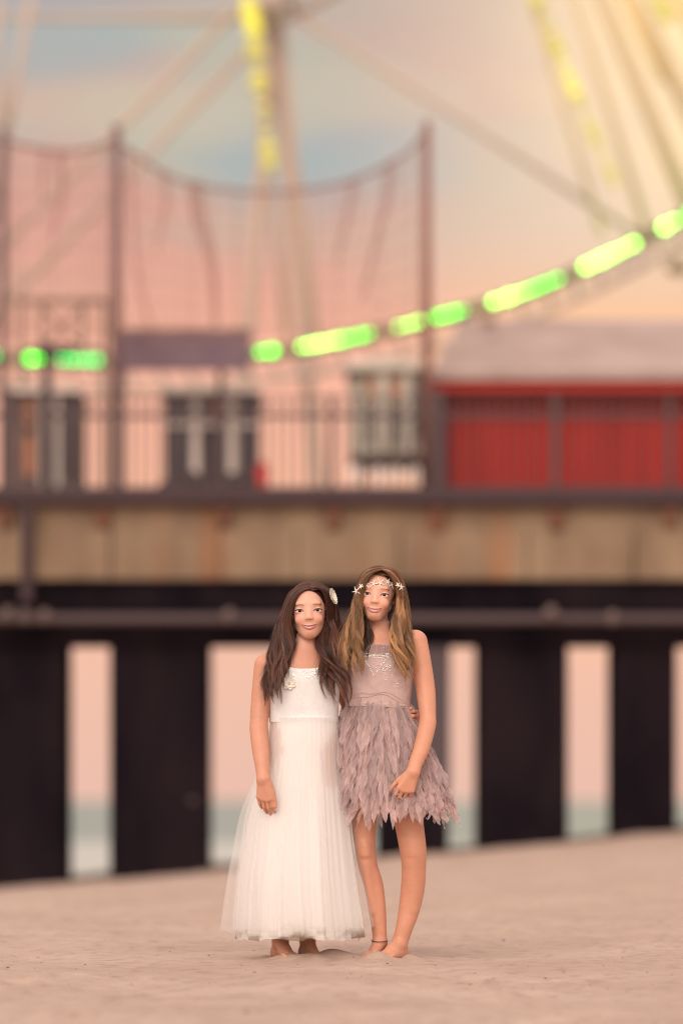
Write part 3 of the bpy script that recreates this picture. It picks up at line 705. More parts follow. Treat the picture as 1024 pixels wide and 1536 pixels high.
# ================================================================== GIRL B (mauve dress)
def girl_mauve():
    loft = Loft([(1190, 573, 42, .085, .03), (1165, 573, 49, .094, .03), (1120, 571, 50, .094, .03), (1080, 567, 46, .082, .03), (1055, 566, 45, .077, .03), (1030, 567, 47, .080, .03), (1000, 569, 49, .082, .03),
                 (980, 570, 47, .074, .03), (964, 571, 38, .062, .03), (953, 571, 25, .050, .035), (942, 571, 16, .040, .035), (935, 571, 12, .036, .035)])
    D = .03; hs = .975
    hc = P(565.5, 893, D-.018); Rm = rot_frame(math.radians(-5), math.radians(-5), math.radians(1))
    g = Grid(axis(Xp(500)-.29, Xp(662), .0026, [(hc[0]-.075, hc[0]+.075, .0017)]), axis(Y0-.27, Y0+.27, .0026, [(Y0-.115, Y0-.02, .0017)]), axis(-.02, hc[2]+.12, .0028, [(hc[2]-.10, hc[2]+.04, .0017)]))
    F = g.new()
    g.put(F, loft.sdf, (Xp(500), Y0-.14, Zp(1192)), (Xp(640), Y0+.17, Zp(930)))
    T = F.copy()
    g.chain(F, [(P(571, 962, D+.012), .0345), (P(567, 925, D+.0), .0345)], .006, .02)
    g.chain(F, [(P(573, 948, D+.014), .023), (P(620, 959, D+.004), .031)], .006, .02)
    g.chain(F, [(P(570, 948, D+.014), .023), (P(524, 961, D+.004), .031)], .006, .02)
    for s in (-1, 1):
        g.chain(F, [(P(571+s*8, 966, D-.044), .007), (P(571+s*36, 958, D-.026), .008)], .003, .010)
    g.chain(F, [(P(625.5, 962, D), .0370), (P(633, 1000, D-.01), .0355), (P(638.5, 1040, D-.03), .0350), (P(641, 1074, D-.06), .0305), (P(640, 1090, D-.08), .0315), (P(632, 1122, D-.13), .0295), (P(624, 1143, D-.170), .0255), (P(619.5, 1158, D-.195), .0235)], .008, .022)
    hand(g, F, P(619, 1159, -.168), (-.42, .05, -1), (-1, -.1, .45), (0, 1, -.1), .97, (30, 52, 30), 1, (.85, .50, .25), curls=[(22, 40, 25), (30, 52, 30), (34, 56, 30), (36, 56, 30)])
    g.chain(F, [(P(520, 965, D), .036), (P(500, 1015, .10), .033), (P(478, 1060, .165), .031), (P(448, 1072, .165), .027), (P(424, 1074, .135), .024)], .008, .022)
    hand(g, F, P(423, 1074, .133), (-.55, -.82, -.12), (-.15, 0, 1), (1, -.3, 0), .95, (26, 42, 26), 3, (.9, .35, .35))
    for pts in ([(P(600, 1160, D), .064), (P(609, 1205, D), .058), (P(614, 1240, D-.005), .0525), (P(619, 1274, D-.015), .0490), (P(620.5, 1300, D-.005), .0445), (P(619, 1330, D+.01), .0440), (P(613.5, 1364, D+.01), .0390), (P(606, 1392, D+.0), .0315), (P(599, 1416, D), .0285)],
                [(P(549, 1160, D), .060), (P(546.5, 1205, D), .050), (P(546, 1240, D-.005), .0445), (P(548, 1276, D-.015), .0370), (P(552, 1300, D-.005), .0350), (P(560, 1328, D+.01), .0355), (P(565.5, 1364, D+.01), .0320), (P(568.5, 1395, D+.01), .0270), (P(570, 1414, D+.01), .0250)]):
        g.chain(F, pts, .010, .02 if pts[0][0][0] > Xp(560) else .006)
    for kx, ky in ((619, 1274), (548, 1276)):
        g.chain(F, [(P(kx, ky-6, D-.045), .014), (P(kx, ky+5, D-.046), .012)], .003, .022)
        g.chain(F, [(P(kx, ky+20, D-.034), .012), (P(kx+(0 if kx > 600 else 10), ky+90, D-.012), .010)], .003, .020)
    foot(g, F, P(599, 1416, D), foothelp(602, D+.03, -.006), foothelp(571, D-.13, -.012), 1.0, .006, side=-1)
    foot(g, F, P(570, 1414, D+.015), foothelp(572, D+.05, -.006), foothelp(554, D-.08, -.014), .92, .006, side=1)
    def hf(p):
        q = [p[0]-hc[0], p[1]-hc[1], p[2]-hc[2]]; l = [(Rm[i, 0]*q[0]+Rm[i, 1]*q[1]+Rm[i, 2]*q[2])/hs for i in range(3)]
        return head_full(warp(l, HP_B))*hs
    g.put(F, hf, hc-.125, hc+.125, .012)
    loc = (Xp(590), Y0+D, 0.0)
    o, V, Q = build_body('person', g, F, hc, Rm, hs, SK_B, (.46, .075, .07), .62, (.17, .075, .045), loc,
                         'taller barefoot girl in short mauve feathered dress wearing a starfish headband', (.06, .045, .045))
    teeth(o, hc, Rm, hs, False)
    mauve = mat('mauve_mesh', (.50, .355, .335), .8, (.56, .41, .385), 40, .12, 260)
    B = g.new(); sl = g.sl((Xp(505), Y0-.16, Zp(1062)), (Xp(635), Y0+.18, Zp(955)))
    p = g.pts(sl); X, Y, Z = p
    ax_ = np.abs(X-Xp(570)); armh = Zp(1000)+np.clip((.112-ax_)/.045, 0, 1)**.75*(37/K)
    nk = Zp(967)+np.clip(ax_/(24/K), 0, 1.4)**2*(3/K)
    ztop = np.minimum(armh, nk)
    ztop = np.where(Y < Y0+D+.01, ztop, Zp(985))
    B[sl] = np.maximum(np.maximum(T[sl]-.0075, Z-ztop), Zp(1060)-Z)
    Vb, Qb = surface_nets(g, B); Vb = relax(Vb, Qb, 2)
    bod = mesh_obj('bodice', Vb, Qb, mauve, o, True)
    bvh = BVHTree.FromPolygons([tuple(v) for v in Vb], [tuple(q) for q in Qb])
    def hit(px, py):
        r = bvh.ray_cast(Vector((Xp(px), Y0-.6, Zp(py))), Vector((0, 1, 0)))
        return np.array(r[0]) if r[0] is not None else None
    sheer = veil('mauve_sheer', (.58, .43, .40), .72, .4)
    # gathered collar
    mb = MB(); n = 90; v = []; x = np.linspace(546, 596, n)
    for i, px in enumerate(x):
        h = hit(px, 983); h = h if h is not None else np.array((Xp(px), Y0-.03, Zp(983)))
        for k, t in enumerate((0, .35, .7, 1)):
            hh = hit(px+(571-px)*.10*t, 983-14*t); hh = hh if hh is not None else np.array((Xp(px), h[1]+.012*t, Zp(983-14*t)))
            v.append((Xp(px+(571-px)*.10*t), hh[1]-.004-.003*math.sin(i*1.3)*(.3+.7*t)+.002, Zp(983-15.5*t+1.0*math.sin(i*.9))))
    mb.add(v, [(4*i+k, 4*i+4+k, 4*i+5+k, 4*i+1+k) for i in range(n-1) for k in range(3)]); mb.build('collar_ruffle', sheer, bod, True)
    # embroidery
    mb = MB(); r = random.Random(7)
    def bead(px, py, rr):
        h = hit(px, py)
        if h is not None: mb.ball(h+np.array((0, -.001, 0)), rr, 6, 4)
    for i in range(46):
        t = i/45; px = 548+46*t; py = 984.5-3.5*t+3*math.sin(t*3.14)-1.0
        for j in range(3): bead(px+r.uniform(-.4, .4), py+(j-1)*2.2+r.uniform(-.4, .4), r.uniform(.0011, .0022))
    mb.build('bead_collar', bead_m, bod); mb = MB()
    for i in range(60):
        t = i/59; px = 548+(560-548)*min(t*2, 1) if t < .5 else 560+(578-560)*(t-.5)*2
        py = 992+(1015-992)*min(t*2, 1) if t < .5 else 1015-(1015-990)*(t-.5)*2
        bead(px+r.uniform(-.7, .7), py+r.uniform(-.7, .7), r.uniform(.0009, .0018))
    for i in range(110): bead(570+r.gauss(8, 8), 996+r.gauss(4, 8), r.uniform(.0009, .0021))
    for i in range(26): bead(r.gauss(597, 3.5), r.gauss(1026, 4), r.uniform(.0009, .002))
    for i in range(40): bead(r.uniform(525, 608), r.uniform(1005, 1048), r.uniform(.0007, .0014))
    mb.build('bead_embroidery', bead_m, bod)
    for s in range(2):
        mb = MB()
        for i in range(110):
            t = i/109; px = 524+88*t; py = 1047-9*math.sin(t*3.14)**1.0-2*math.sin(t*12+s)+s*4+6*t*t
            bead(px, py, .0009+.0006*r.random())
        mb.build('braid_trim', braid_m, bod)
    # waist band and ruffle cord
    mb = MB()
    for j in range(3):
        pts = []
        for a in np.linspace(0, 2*math.pi, 60):
            z = Zp(1056.5)-.003+.0045*(j-1)-.008*math.cos(a)*.6; cx, rx, cy, ry = loft.at(z); pts.append((cx+(rx+.009)*math.cos(a), cy-(ry+.009)*math.sin(a), z))
        mb.tube(pts, .0032, 6, False)
    mb.build('waistband', mauve, o, True)
    # skirt core + petals
    prof = np.array([(1054, 519, 614, .088), (1066, 513, 617, .100), (1085, 510, 626, .114), (1110, 509, 642, .132), (1140, 509, 653, .152), (1170, 510, 662, .164), (1200, 514, 668, .170), (1222, 520, 668, .166)], float)
    def prf(py): return [np.interp(py, prof[:, 0], prof[:, i]) for i in (1, 2, 3)]
    mb = MB(); n = 80; ys = np.linspace(1054, 1212, 24); v = []
    for y in ys:
        a, b, ry = prf(y); cx = ((a+b)/2-512)/K; rx = (b-a)/2/K*.93
        for i in range(n):
            th = i*2*math.pi/n; k = 1+.03*math.sin(9*th+y*.03); v.append((cx+rx*k*math.cos(th), Y0+D-ry*.93*k*math.sin(th), Zp(y)))
    mb.add(v, [(i*n+j, i*n+(j+1) % n, (i+1)*n+(j+1) % n, (i+1)*n+j) for i in range(len(ys)-1) for j in range(n)])
    sk = mb.build('skirt', mat('mauve_lining', (.36, .25, .24), .9), o, True)
    V_, Q_, C_ = [], [], []; nv = 0; r = np.random.default_rng(11)
    tiers = np.linspace(1052, 1196, 16)
    for ti, ty in enumerate(tiers):
        cnt = int(44+ti*1.4)
        for k in range(cnt):
            th = (k+r.random()*.9)*2*math.pi/cnt; y0 = ty+r.normal()*3.5
            a, b, ry = prf(y0); cx = ((a+b)/2-512)/K; rx = (b-a)/2/K
            bp = np.array((cx+rx*math.cos(th)*.95, Y0+D-ry*math.sin(th)*.95, Zp(y0)))
            out = np.array((math.cos(th)/rx, -math.sin(th)/ry, 0)); out /= np.linalg.norm(out)
            tan = np.cross((0, 0, 1.), out)
            rightness = max(math.cos(th), 0)
            ln = .095+.070*r.random()-.035*(ti > 11); wd = .0080+.0095*r.random()
            tilt = .12+.16*r.random()+.30*rightness**2*(ti/16)
            if ti < 3: tilt += .10
            sway = r.normal()*.15; m = 11; tw = r.normal()*.6; cu = r.normal()*.010; curl = .012+.018*r.random()
            dn = np.array((0, 0, -1.))*math.cos(tilt)+out*math.sin(tilt)+tan*sway; dn /= np.linalg.norm(dn)
            sd = np.cross(out, dn); sd = sd*math.cos(tw)+out*math.sin(tw)
            shade = .80+.38*r.random(); hue = r.random()
            for j in range(m):
                t = j/(m-1); w = wd*(.55+.6*math.sin(min(t*1.25, 1)*1.57)-.1)*(1 if t < .62 else max((1-t)/.38, .0)**1.0)+.0004
                c0 = bp+dn*ln*t+tan*cu*t*t+out*(.004+curl*math.sin(t*2.6)*.5)+out*.0025*math.sin(t*17+k)
                rip = .0042*math.sin(t*12+ti+k*1.7); w *= 1+.13*math.sin(t*19+k*2.3)+.10*r.normal()
                for s_ in (-1, -.33, .33, 1):
                    V_.append(c0+sd*w*s_+out*(-.35*w*abs(s_)+rip*s_))
                    C_.append((np.array((.71, .56, .54)) if hue > .4 else np.array((.64, .50, .50)))*shade*(.90+.2*t)*(1+.18*(abs(s_) > .9)))
            for j in range(m-1):
                for s_ in range(3): Q_.append((nv+j*4+s_, nv+j*4+s_+1, nv+j*4+s_+5, nv+j*4+s_+4))
            nv += m*4
    mesh_obj('petals', np.array(V_), np.array(Q_), veil('mauve_petals', (.5, .4, .4), .56, .45, attr='col'), sk, True, {'col': np.array(C_)})
    # anklet
    mb = MB(); cen = P(569, 1411, D+.01)
    mb.tube([cen+np.array((math.cos(a)*.0295, -.006+math.sin(a)*.0300, 0.003*math.sin(a))) for a in np.linspace(0, 2*math.pi, 30)], .0014, 6, False)
    mb.build('anklet', mat('dark_cord', (.03, .025, .025), .5), o)
    # hair
    L0 = [(572, 850, .0), (555, 853, .0), (544, 865, 0), (538, 887, 0), (533, 910, .0), (524, 938, .02), (513, 965, .04), (511, 992, .06), (517, 1030, .06)]
    L1 = [(572, 851, .03), (555, 855, .035), (544, 868, .04), (539, 890, .04), (535, 912, .04), (528, 940, .05), (519, 968, .07), (518, 995, .085), (524, 1032, .085)]
    L2 = [(572, 852, .05), (556, 857, .055), (545, 871, .055), (539, 893, .05), (537, 915, .05), (532, 942, .06), (527, 968, .08), (527, 993, .095), (531, 1022, .095)]
    L3 = [(572, 855, .06), (557, 860, .065), (545, 874, .065), (538, 895, .055), (537, 915, .055), (539, 940, .06), (545, 965, .085), (544, 990, .1), (537, 1018, .10)]
    R0 = [(573, 855, .06), (584, 860, .065), (593, 874, .060), (598, 895, .045), (597, 918, .04), (591, 943, .05), (588, 965, .08), (596, 990, .1), (604, 1020, .10)]
    R1 = [(573, 852, .05), (585, 856, .055), (595, 870, .05), (600, 893, .04), (600, 917, .04), (597, 943, .055), (595, 968, .085), (602, 995, .095), (610, 1028, .09)]
    R2 = [(573, 851, .02), (586, 854, .025), (597, 868, .02), (602, 892, .02), (604, 917, .02), (602, 945, .04), (604, 972, .06), (609, 998, .08), (617, 1034, .08)]
    R3 = [(573, 850, 0), (586, 853, 0), (598, 866, 0), (604, 890, 0), (607, 917, 0), (610, 945, .02), (612, 972, .045), (617, 998, .065), (621, 1028, .07)]
    back = [[(572, 851, -.03), (554+i*9, 857, -.07), (545+i*12, 885, -.10), (532+i*18, 920, -.10), (528+i*20, 955, -.10), (526+i*21, 990, -.10), (524+i*22, 1020, -.10)] for i in range(5)]
    side = [[(570, 851, -.02), (552, 857, -.04), (542, 880, -.05), (536, 910, -.05), (522, 940, -.04), (516, 975, -.0), (512, 1010, .03)], L0]
    sideR = [R3, [(573, 851, -.02), (588, 857, -.04), (599, 880, -.05), (605, 910, -.05), (610, 940, -.04), (612, 970, -.0), (612, 990, .01)]]
    under = [[(572, 856, .0), (547, 875, .01), (541, 900, .01), (541, 930, .01), (540, 960, .03), (532, 985, .06), (528, 1010, .07)], [(572, 856, .0), (548, 875, .01), (542, 900, .01), (546, 930, .01), (553, 955, .03), (548, 980, .07), (538, 1010, .08)]]
    underR = [[(573, 856, .0), (590, 875, .01), (596, 900, .0), (590, 930, .01), (586, 955, .03), (592, 985, .07), (600, 1010, .08)], [(573, 856, .0), (600, 875, .0), (604, 905, .0), (603, 935, .0), (604, 965, .03), (608, 990, .05), (612, 1018, .06)]]
    ca = np.array((.125, .052, .028)); cb = np.array((.47, .25, .115))
    arms = [(P(625.5, 962, D), P(633, 1000, D-.01), .037, .0355), (P(633, 1000, D-.01), P(637.5, 1040, D-.03), .0355, .0355), (P(573, 948, D+.014), P(620, 959, D+.004), .023, .031)]
    dark = np.array((.06, .026, .018))
    V1, Q1, C1 = make_strands([(back, 20, 22, (.85, 1), .003, .004), (under, 8, 40, (.8, 1), .005, .004), (underR, 8, 40, (.8, 1), .005, .004)], Rm, hc, loft, dark, ca, (.1, .5), seed=8, arms=arms)
    V2, Q2, C2 = make_strands([(side, 8, 40, (.85, 1), .004, .003), (sideR, 8, 40, (.85, 1), .004, .003), ([L0, L1, L2, L3], 30, 74, (.78, 1), .0130, .008), ([R0, R1, R2, R3], 30, 74, (.80, 1), .0150, .008)], Rm, hc, loft, ca, cb, (.0, .95), seed=9, arms=arms)
    Va_, Qa_, Ca_ = cap_strands(Rm, hc, hs, .014, ca, ca*.5+cb*.5, 22); Q2 = np.concatenate([Q2, Qa_+len(V2)]); V2 = np.concatenate([V2, Va_]); C2 = np.concatenate([C2, Ca_])
    sg = Grid(axis(hc[0]-.09, hc[0]+.09, .0022), axis(hc[1]-.1, hc[1]+.12, .0022), axis(hc[2]-.09, hc[2]+.12, .0022)); p = sg.pts((slice(None),)*3)
    q = [p[0]-hc[0], p[1]-hc[1], p[2]-hc[2]]; l = [(Rm[i, 0]*q[0]+Rm[i, 1]*q[1]+Rm[i, 2]*q[2])/hs for i in range(3)]
    d = ell(l, CC, tuple(a+.0012 for a in CR)); face = np.sqrt((l[0]/.063)**2+((l[2]+.02)/.099)**2)-1
    d = np.maximum(d, -np.maximum(face*.05, -l[1])); Sf = np.maximum(d, -.062-l[2]).astype(np.float32)
    Vc, Qc = surface_nets(sg, Sf); Vc = relax(Vc, Qc, 2)
    HV = np.concatenate([V1, V2, Vc]); HQ = np.concatenate([Q1, Q2+len(V1), Qc+len(V1)+len(V2)])
    hm = mesh_obj('hair', np.concatenate([V1, V2, Vc]), np.concatenate([Q1, Q2+len(V1), Qc+len(V1)+len(V2)]), hair_m, o, True, {'col': np.concatenate([C1, C2, np.tile(ca*1.1, (len(Vc), 1))])})
    # headband of starfish
    hb_m = mat('starfish_white', (.86, .80, .74), .7, bump=.3, bscale=400)
    ctr = [(534.5, 887, 9), (541.5, 879.5, 5), (549.5, 877, 10.5), (560.5, 876, 7.5), (569.8, 874.3, 10), (581.5, 873, 7), (587, 876.5, 10), (596, 877.5, 5), (601, 881, 6.5)]
    hbv = BVHTree.FromPolygons(HV.tolist(), HQ.tolist()); bbv = BVHTree.FromPolygons(V.tolist(), Q.tolist()); r = np.random.default_rng(3)
    def onhead(px, py, extra=.021):
        """point on the skull surface seen at this pixel"""
        o_ = Vector((0, 0, H)); dd = Vector(((px-512)/FOC, 1.0, (1200-py)/FOC)).normalized(); best = None
        for t_ in (hbv, bbv):
            r_ = t_.ray_cast(o_, dd)
            if r_[0] is not None and (best is None or r_[3] < best[3]): best = r_
        return np.array(best[0])+np.array((0, -.003, 0)) if best else P(px, py, D)
    pts = [onhead(*c[:2]) for c in ctr]
    cord = MB(); cc = catmull([P(531, 893, .05)]+pts+[P(604, 889, .06)], 60); cord.tube(cc, .0016, 6)
    hb = cord.build('headband', hb_m, o)
    for i, (c, pt) in enumerate(zip(ctr, pts)):
        R = c[2]/K*.88; nrm = (pt-hc-np.array(CC)@Rm); nrm[2] = 0; nrm /= np.linalg.norm(nrm); nrm = nrm*.75+np.array((0, -.25, 0)); nrm /= np.linalg.norm(nrm)
        a = np.cross(nrm, (0, 0, 1.)); a /= np.linalg.norm(a); b = np.cross(nrm, a); mb = MB(); ph = r.random()*1.2; v = [pt+nrm*.0045, pt-nrm*.001]
        for k in range(5):
            th = ph+k*2*math.pi/5; e = a*math.cos(th)+b*math.sin(th); e2 = a*math.cos(th+math.pi/5)+b*math.sin(th+math.pi/5)
            sdd = np.cross(nrm, e)
            mb.tube([pt+nrm*.002, pt+e*R*.35+nrm*.0025, pt+e*R*.7+nrm*.002+sdd*.0005, pt+e*R+nrm*.001], [.0030, .0023, .0015, .0007], 6)
        mb.build('starfish', hb_m, hb, True)
    return o

girl_white()
girl_mauve()

# ================================================================== GROUND
def ground(x, y):
    lean = np.clip(x, -9, 9)
    far = -.085+.080*lean
    t = np.clip((y-17)/23, 0, 1); t = t*t*(3-2*t)
    z = far*t
    back = np.clip((y-46)/16, 0, 1); z = z*(1-back)-1.7*back
    z = z+np.where(y < 12, -.02*(12-y)**1.0*.3, 0)
    m = .055*vnoise(x*.55, y*.35, 1)+.035*vnoise(x*1.5+3, y*1.1, 2)+.020*vnoise(x*4, y*3, 3)+.010*vnoise(x*10, y*8, 4)+.004*vnoise(x*24, y*20, 5)
    near = np.exp(-((x+.05)**2/1.1+(y-Y0)**2/1.0)); m = m*(1-.8*near)
    return z+m-.006
def build_ground():
    xs = np.unique(np.concatenate([np.linspace(-3000, -60, 8), np.linspace(-60, -8, 40), np.linspace(-8, -1.9, 130), np.arange(-1.9, 1.9, .014), np.linspace(1.9, 8, 130), np.linspace(8, 60, 40), np.linspace(60, 3000, 8)]))
    ys = np.unique(np.concatenate([np.linspace(-40, 4, 30), np.linspace(4, 9.5, 60), np.arange(9.5, 18.5, .022), np.linspace(18.5, 30, 260), np.linspace(30, 50, 160), np.linspace(50, 66, 30)]))
    X, Y = np.meshgrid(xs, ys, indexing='ij'); Z = ground(X, Y)
    r = np.random.default_rng(2)
    def dent(cx, cy, a, L, Wd, ang, rim=.35):
        sx = slice(*np.searchsorted(xs, (cx-.5, cx+.5))); sy = slice(*np.searchsorted(ys, (cy-.6, cy+.6)))
        dx = X[sx, sy]-cx; dy = Y[sx, sy]-cy; u = (dx*math.cos(ang)+dy*math.sin(ang))/L; v = (-dx*math.sin(ang)+dy*math.cos(ang))/Wd; q = u*u+v*v
        Z[sx, sy] += a*(-np.exp(-q*1.6)+rim*np.exp(-(np.sqrt(q)-1.25)**2*7))
    for i in range(170):
        dent(r.uniform(-1.9, 1.9), r.uniform(10, 20), r.uniform(.006, .022), r.uniform(.06, .14), r.uniform(.04, .07), r.uniform(0, 3.14))
    for i in range(60): dent(r.uniform(-6, 6), r.uniform(19, 38), r.uniform(.02, .05), r.uniform(.1, .3), r.uniform(.1, .2), r.uniform(0, 3.14))
    # heaps of sand pushed up round the feet
    for cx, cy, a, L, Wd in ((Xp(492), Y0-.03, -.024, .075, .06), (Xp(520), Y0-.01, -.014, .08, .05), (Xp(428), Y0-.10, -.018, .08, .06), (Xp(468), Y0-.10, -.016, .07, .05), (Xp(560), Y0-.08, -.018, .08, .05), (Xp(585), Y0-.12, -.012, .1, .05), (Xp(612), Y0+.03, -.014, .05, .05), (Xp(400), Y0+.02, -.010, .05, .05)):
        dent(cx, cy, a*1.35, L, Wd, 0.0, 0)
    n = len(ys); i = np.arange(len(xs)-1)[:, None]*n; j = np.arange(n-1)[None, :]
    Q = np.stack([i+j, i+n+j, i+n+j+1, i+j+1], -1).reshape(-1, 4)
    m = bpy.data.materials.new('sand'); m.use_nodes = True; N = m.node_tree.nodes; L = m.node_tree.links; b = N['Principled BSDF']
    b.inputs['Roughness'].default_value = .95; b.inputs['Specular IOR Level'].default_value = .15
    tc = N.new('ShaderNodeTexCoord')
    def noise(s, det=5): 
        q = N.new('ShaderNodeTexNoise'); q.inputs['Scale'].default_value = s; q.inputs['Detail'].default_value = det; L.new(tc.outputs['Object'], q.inputs['Vector']); return q
    n1 = noise(1.3); n2 = noise(260, 3); n3 = noise(14, 8)
    r1 = N.new('ShaderNodeValToRGB'); r1.color_ramp.elements[0].position = .3; r1.color_ramp.elements[1].position = .7
    r1.color_ramp.elements[0].color = (.475, .34, .275, 1); r1.color_ramp.elements[1].color = (.565, .42, .345, 1); L.new(n1.outputs[0], r1.inputs[0])
    r2 = N.new('ShaderNodeValToRGB'); r2.color_ramp.elements[0].position = .25; r2.color_ramp.elements[1].position = .6
    r2.color_ramp.elements[0].color = (.55, .5, .48, 1); r2.color_ramp.elements[1].color = (1, 1, 1, 1); L.new(n2.outputs[0], r2.inputs[0])
    r3 = N.new('ShaderNodeValToRGB'); r3.color_ramp.elements[0].position = .27; r3.color_ramp.elements[1].position = .5
    r3.color_ramp.elements[0].color = (.62, .56, .52, 1); r3.color_ramp.elements[1].color = (1, 1, 1, 1); L.new(n3.outputs[0], r3.inputs[0])
    mx = N.new('ShaderNodeMix'); mx.data_type = 'RGBA'; mx.blend_type = 'MULTIPLY'; mx.inputs[0].default_value = .55; L.new(r1.outputs[0], mx.inputs[6]); L.new(r2.outputs[0], mx.inputs[7])
    mx2 = N.new('ShaderNodeMix'); mx2.data_type = 'RGBA'; mx2.blend_type = 'MULTIPLY'; mx2.inputs[0].default_value = .6; L.new(mx.outputs[2], mx2.inputs[6]); L.new(r3.outputs[0], mx2.inputs[7])
    L.new(mx2.outputs[2], b.inputs['Base Color'])
    bp = N.new('ShaderNodeBump'); bp.inputs['Strength'].default_value = .5; bp.inputs['Distance'].default_value = .006; ad = N.new('ShaderNodeMath'); L.new(noise(90, 6).outputs[0], ad.inputs[0]); L.new(n2.outputs[0], ad.inputs[1])
    L.new(ad.outputs[0], bp.inputs['Height']); L.new(bp.outputs[0], b.inputs['Normal'])
    o = mesh_obj('ground', np.stack([X, Y, Z], -1).reshape(-1, 3), Q, m, None, True); tag(o, 'pale pinkish beach sand with soft footprints', kind='structure')
    # shell grit
    mb = MB(); rr = random.Random(4)
    for i in range(480):
        y = 10.3+8.5*rr.random()**1.2; x = rr.uniform(-1, 1)*y*.095; ix = np.searchsorted(xs, x); iy = np.searchsorted(ys, y); z = Z[ix, iy]
        s = rr.uniform(.0015, .0045)*(1 if rr.random() < .93 else 1.9); mb.ball((x, y, z+s*.2), s, 5, 3, (1, rr.uniform(.5, 1.2), .45))
    tag(mb.build('shell_grit', mat('grit', (.12, .075, .055), .8, (.42, .31, .25), 9)), 'scattered dark shell fragments and twigs lying on the sand', 'shell grit', kind='stuff')
build_ground()
def sea():
    m = bpy.data.materials.new('sea'); m.use_nodes = True; N = m.node_tree.nodes; L = m.node_tree.links; b = N['Principled BSDF']
    b.inputs['Roughness'].default_value = .45; b.inputs['Specular IOR Level'].default_value = .3
    tc = N.new('ShaderNodeTexCoord'); mp = N.new('ShaderNodeMapping'); mp.inputs['Scale'].default_value = (.06, .16, 1); L.new(tc.outputs['Object'], mp.inputs[0])
    n = N.new('ShaderNodeTexNoise'); n.inputs['Scale'].default_value = 1; n.inputs['Detail'].default_value = 7; L.new(mp.outputs[0], n.inputs['Vector'])
    sx = N.new('ShaderNodeSeparateXYZ'); L.new(tc.outputs['Object'], sx.inputs[0])
    mr = N.new('ShaderNodeMapRange'); mr.inputs[1].default_value = 75; mr.inputs[2].default_value = 190; mr.inputs[3].default_value = .42; mr.inputs[4].default_value = -.35; L.new(sx.outputs['Y'], mr.inputs[0])
    ad = N.new('ShaderNodeMath'); L.new(n.outputs[0], ad.inputs[0]); L.new(mr.outputs[0], ad.inputs[1])
    r = N.new('ShaderNodeValToRGB'); r.color_ramp.elements[0].position = .42; r.color_ramp.elements[1].position = .62
    r.color_ramp.elements[0].color = (.225, .275, .245, 1); r.color_ramp.elements[1].color = (.47, .47, .43, 1); L.new(ad.outputs[0], r.inputs[0]); L.new(r.outputs[0], b.inputs['Base Color'])
    bp = N.new('ShaderNodeBump'); bp.inputs['Strength'].default_value = .6; bp.inputs['Distance'].default_value = .3; L.new(n.outputs[0], bp.inputs['Height']); L.new(bp.outputs[0], b.inputs['Normal'])
    mb = MB(); ys = [52, 60, 75, 100, 150, 250, 500, 1500, 9000]; v = []
    for y in ys:
        for x in (-8000, -200, 0, 200, 8000): v.append((x, y, -.95))
    mb.add(v, [(i*5+j, i*5+j+1, i*5+j+6, i*5+j+5) for i in range(len(ys)-1) for j in range(4)])
    tag(mb.build('sea', m), 'grey green sea with white foam near the shore', kind='structure')
sea()

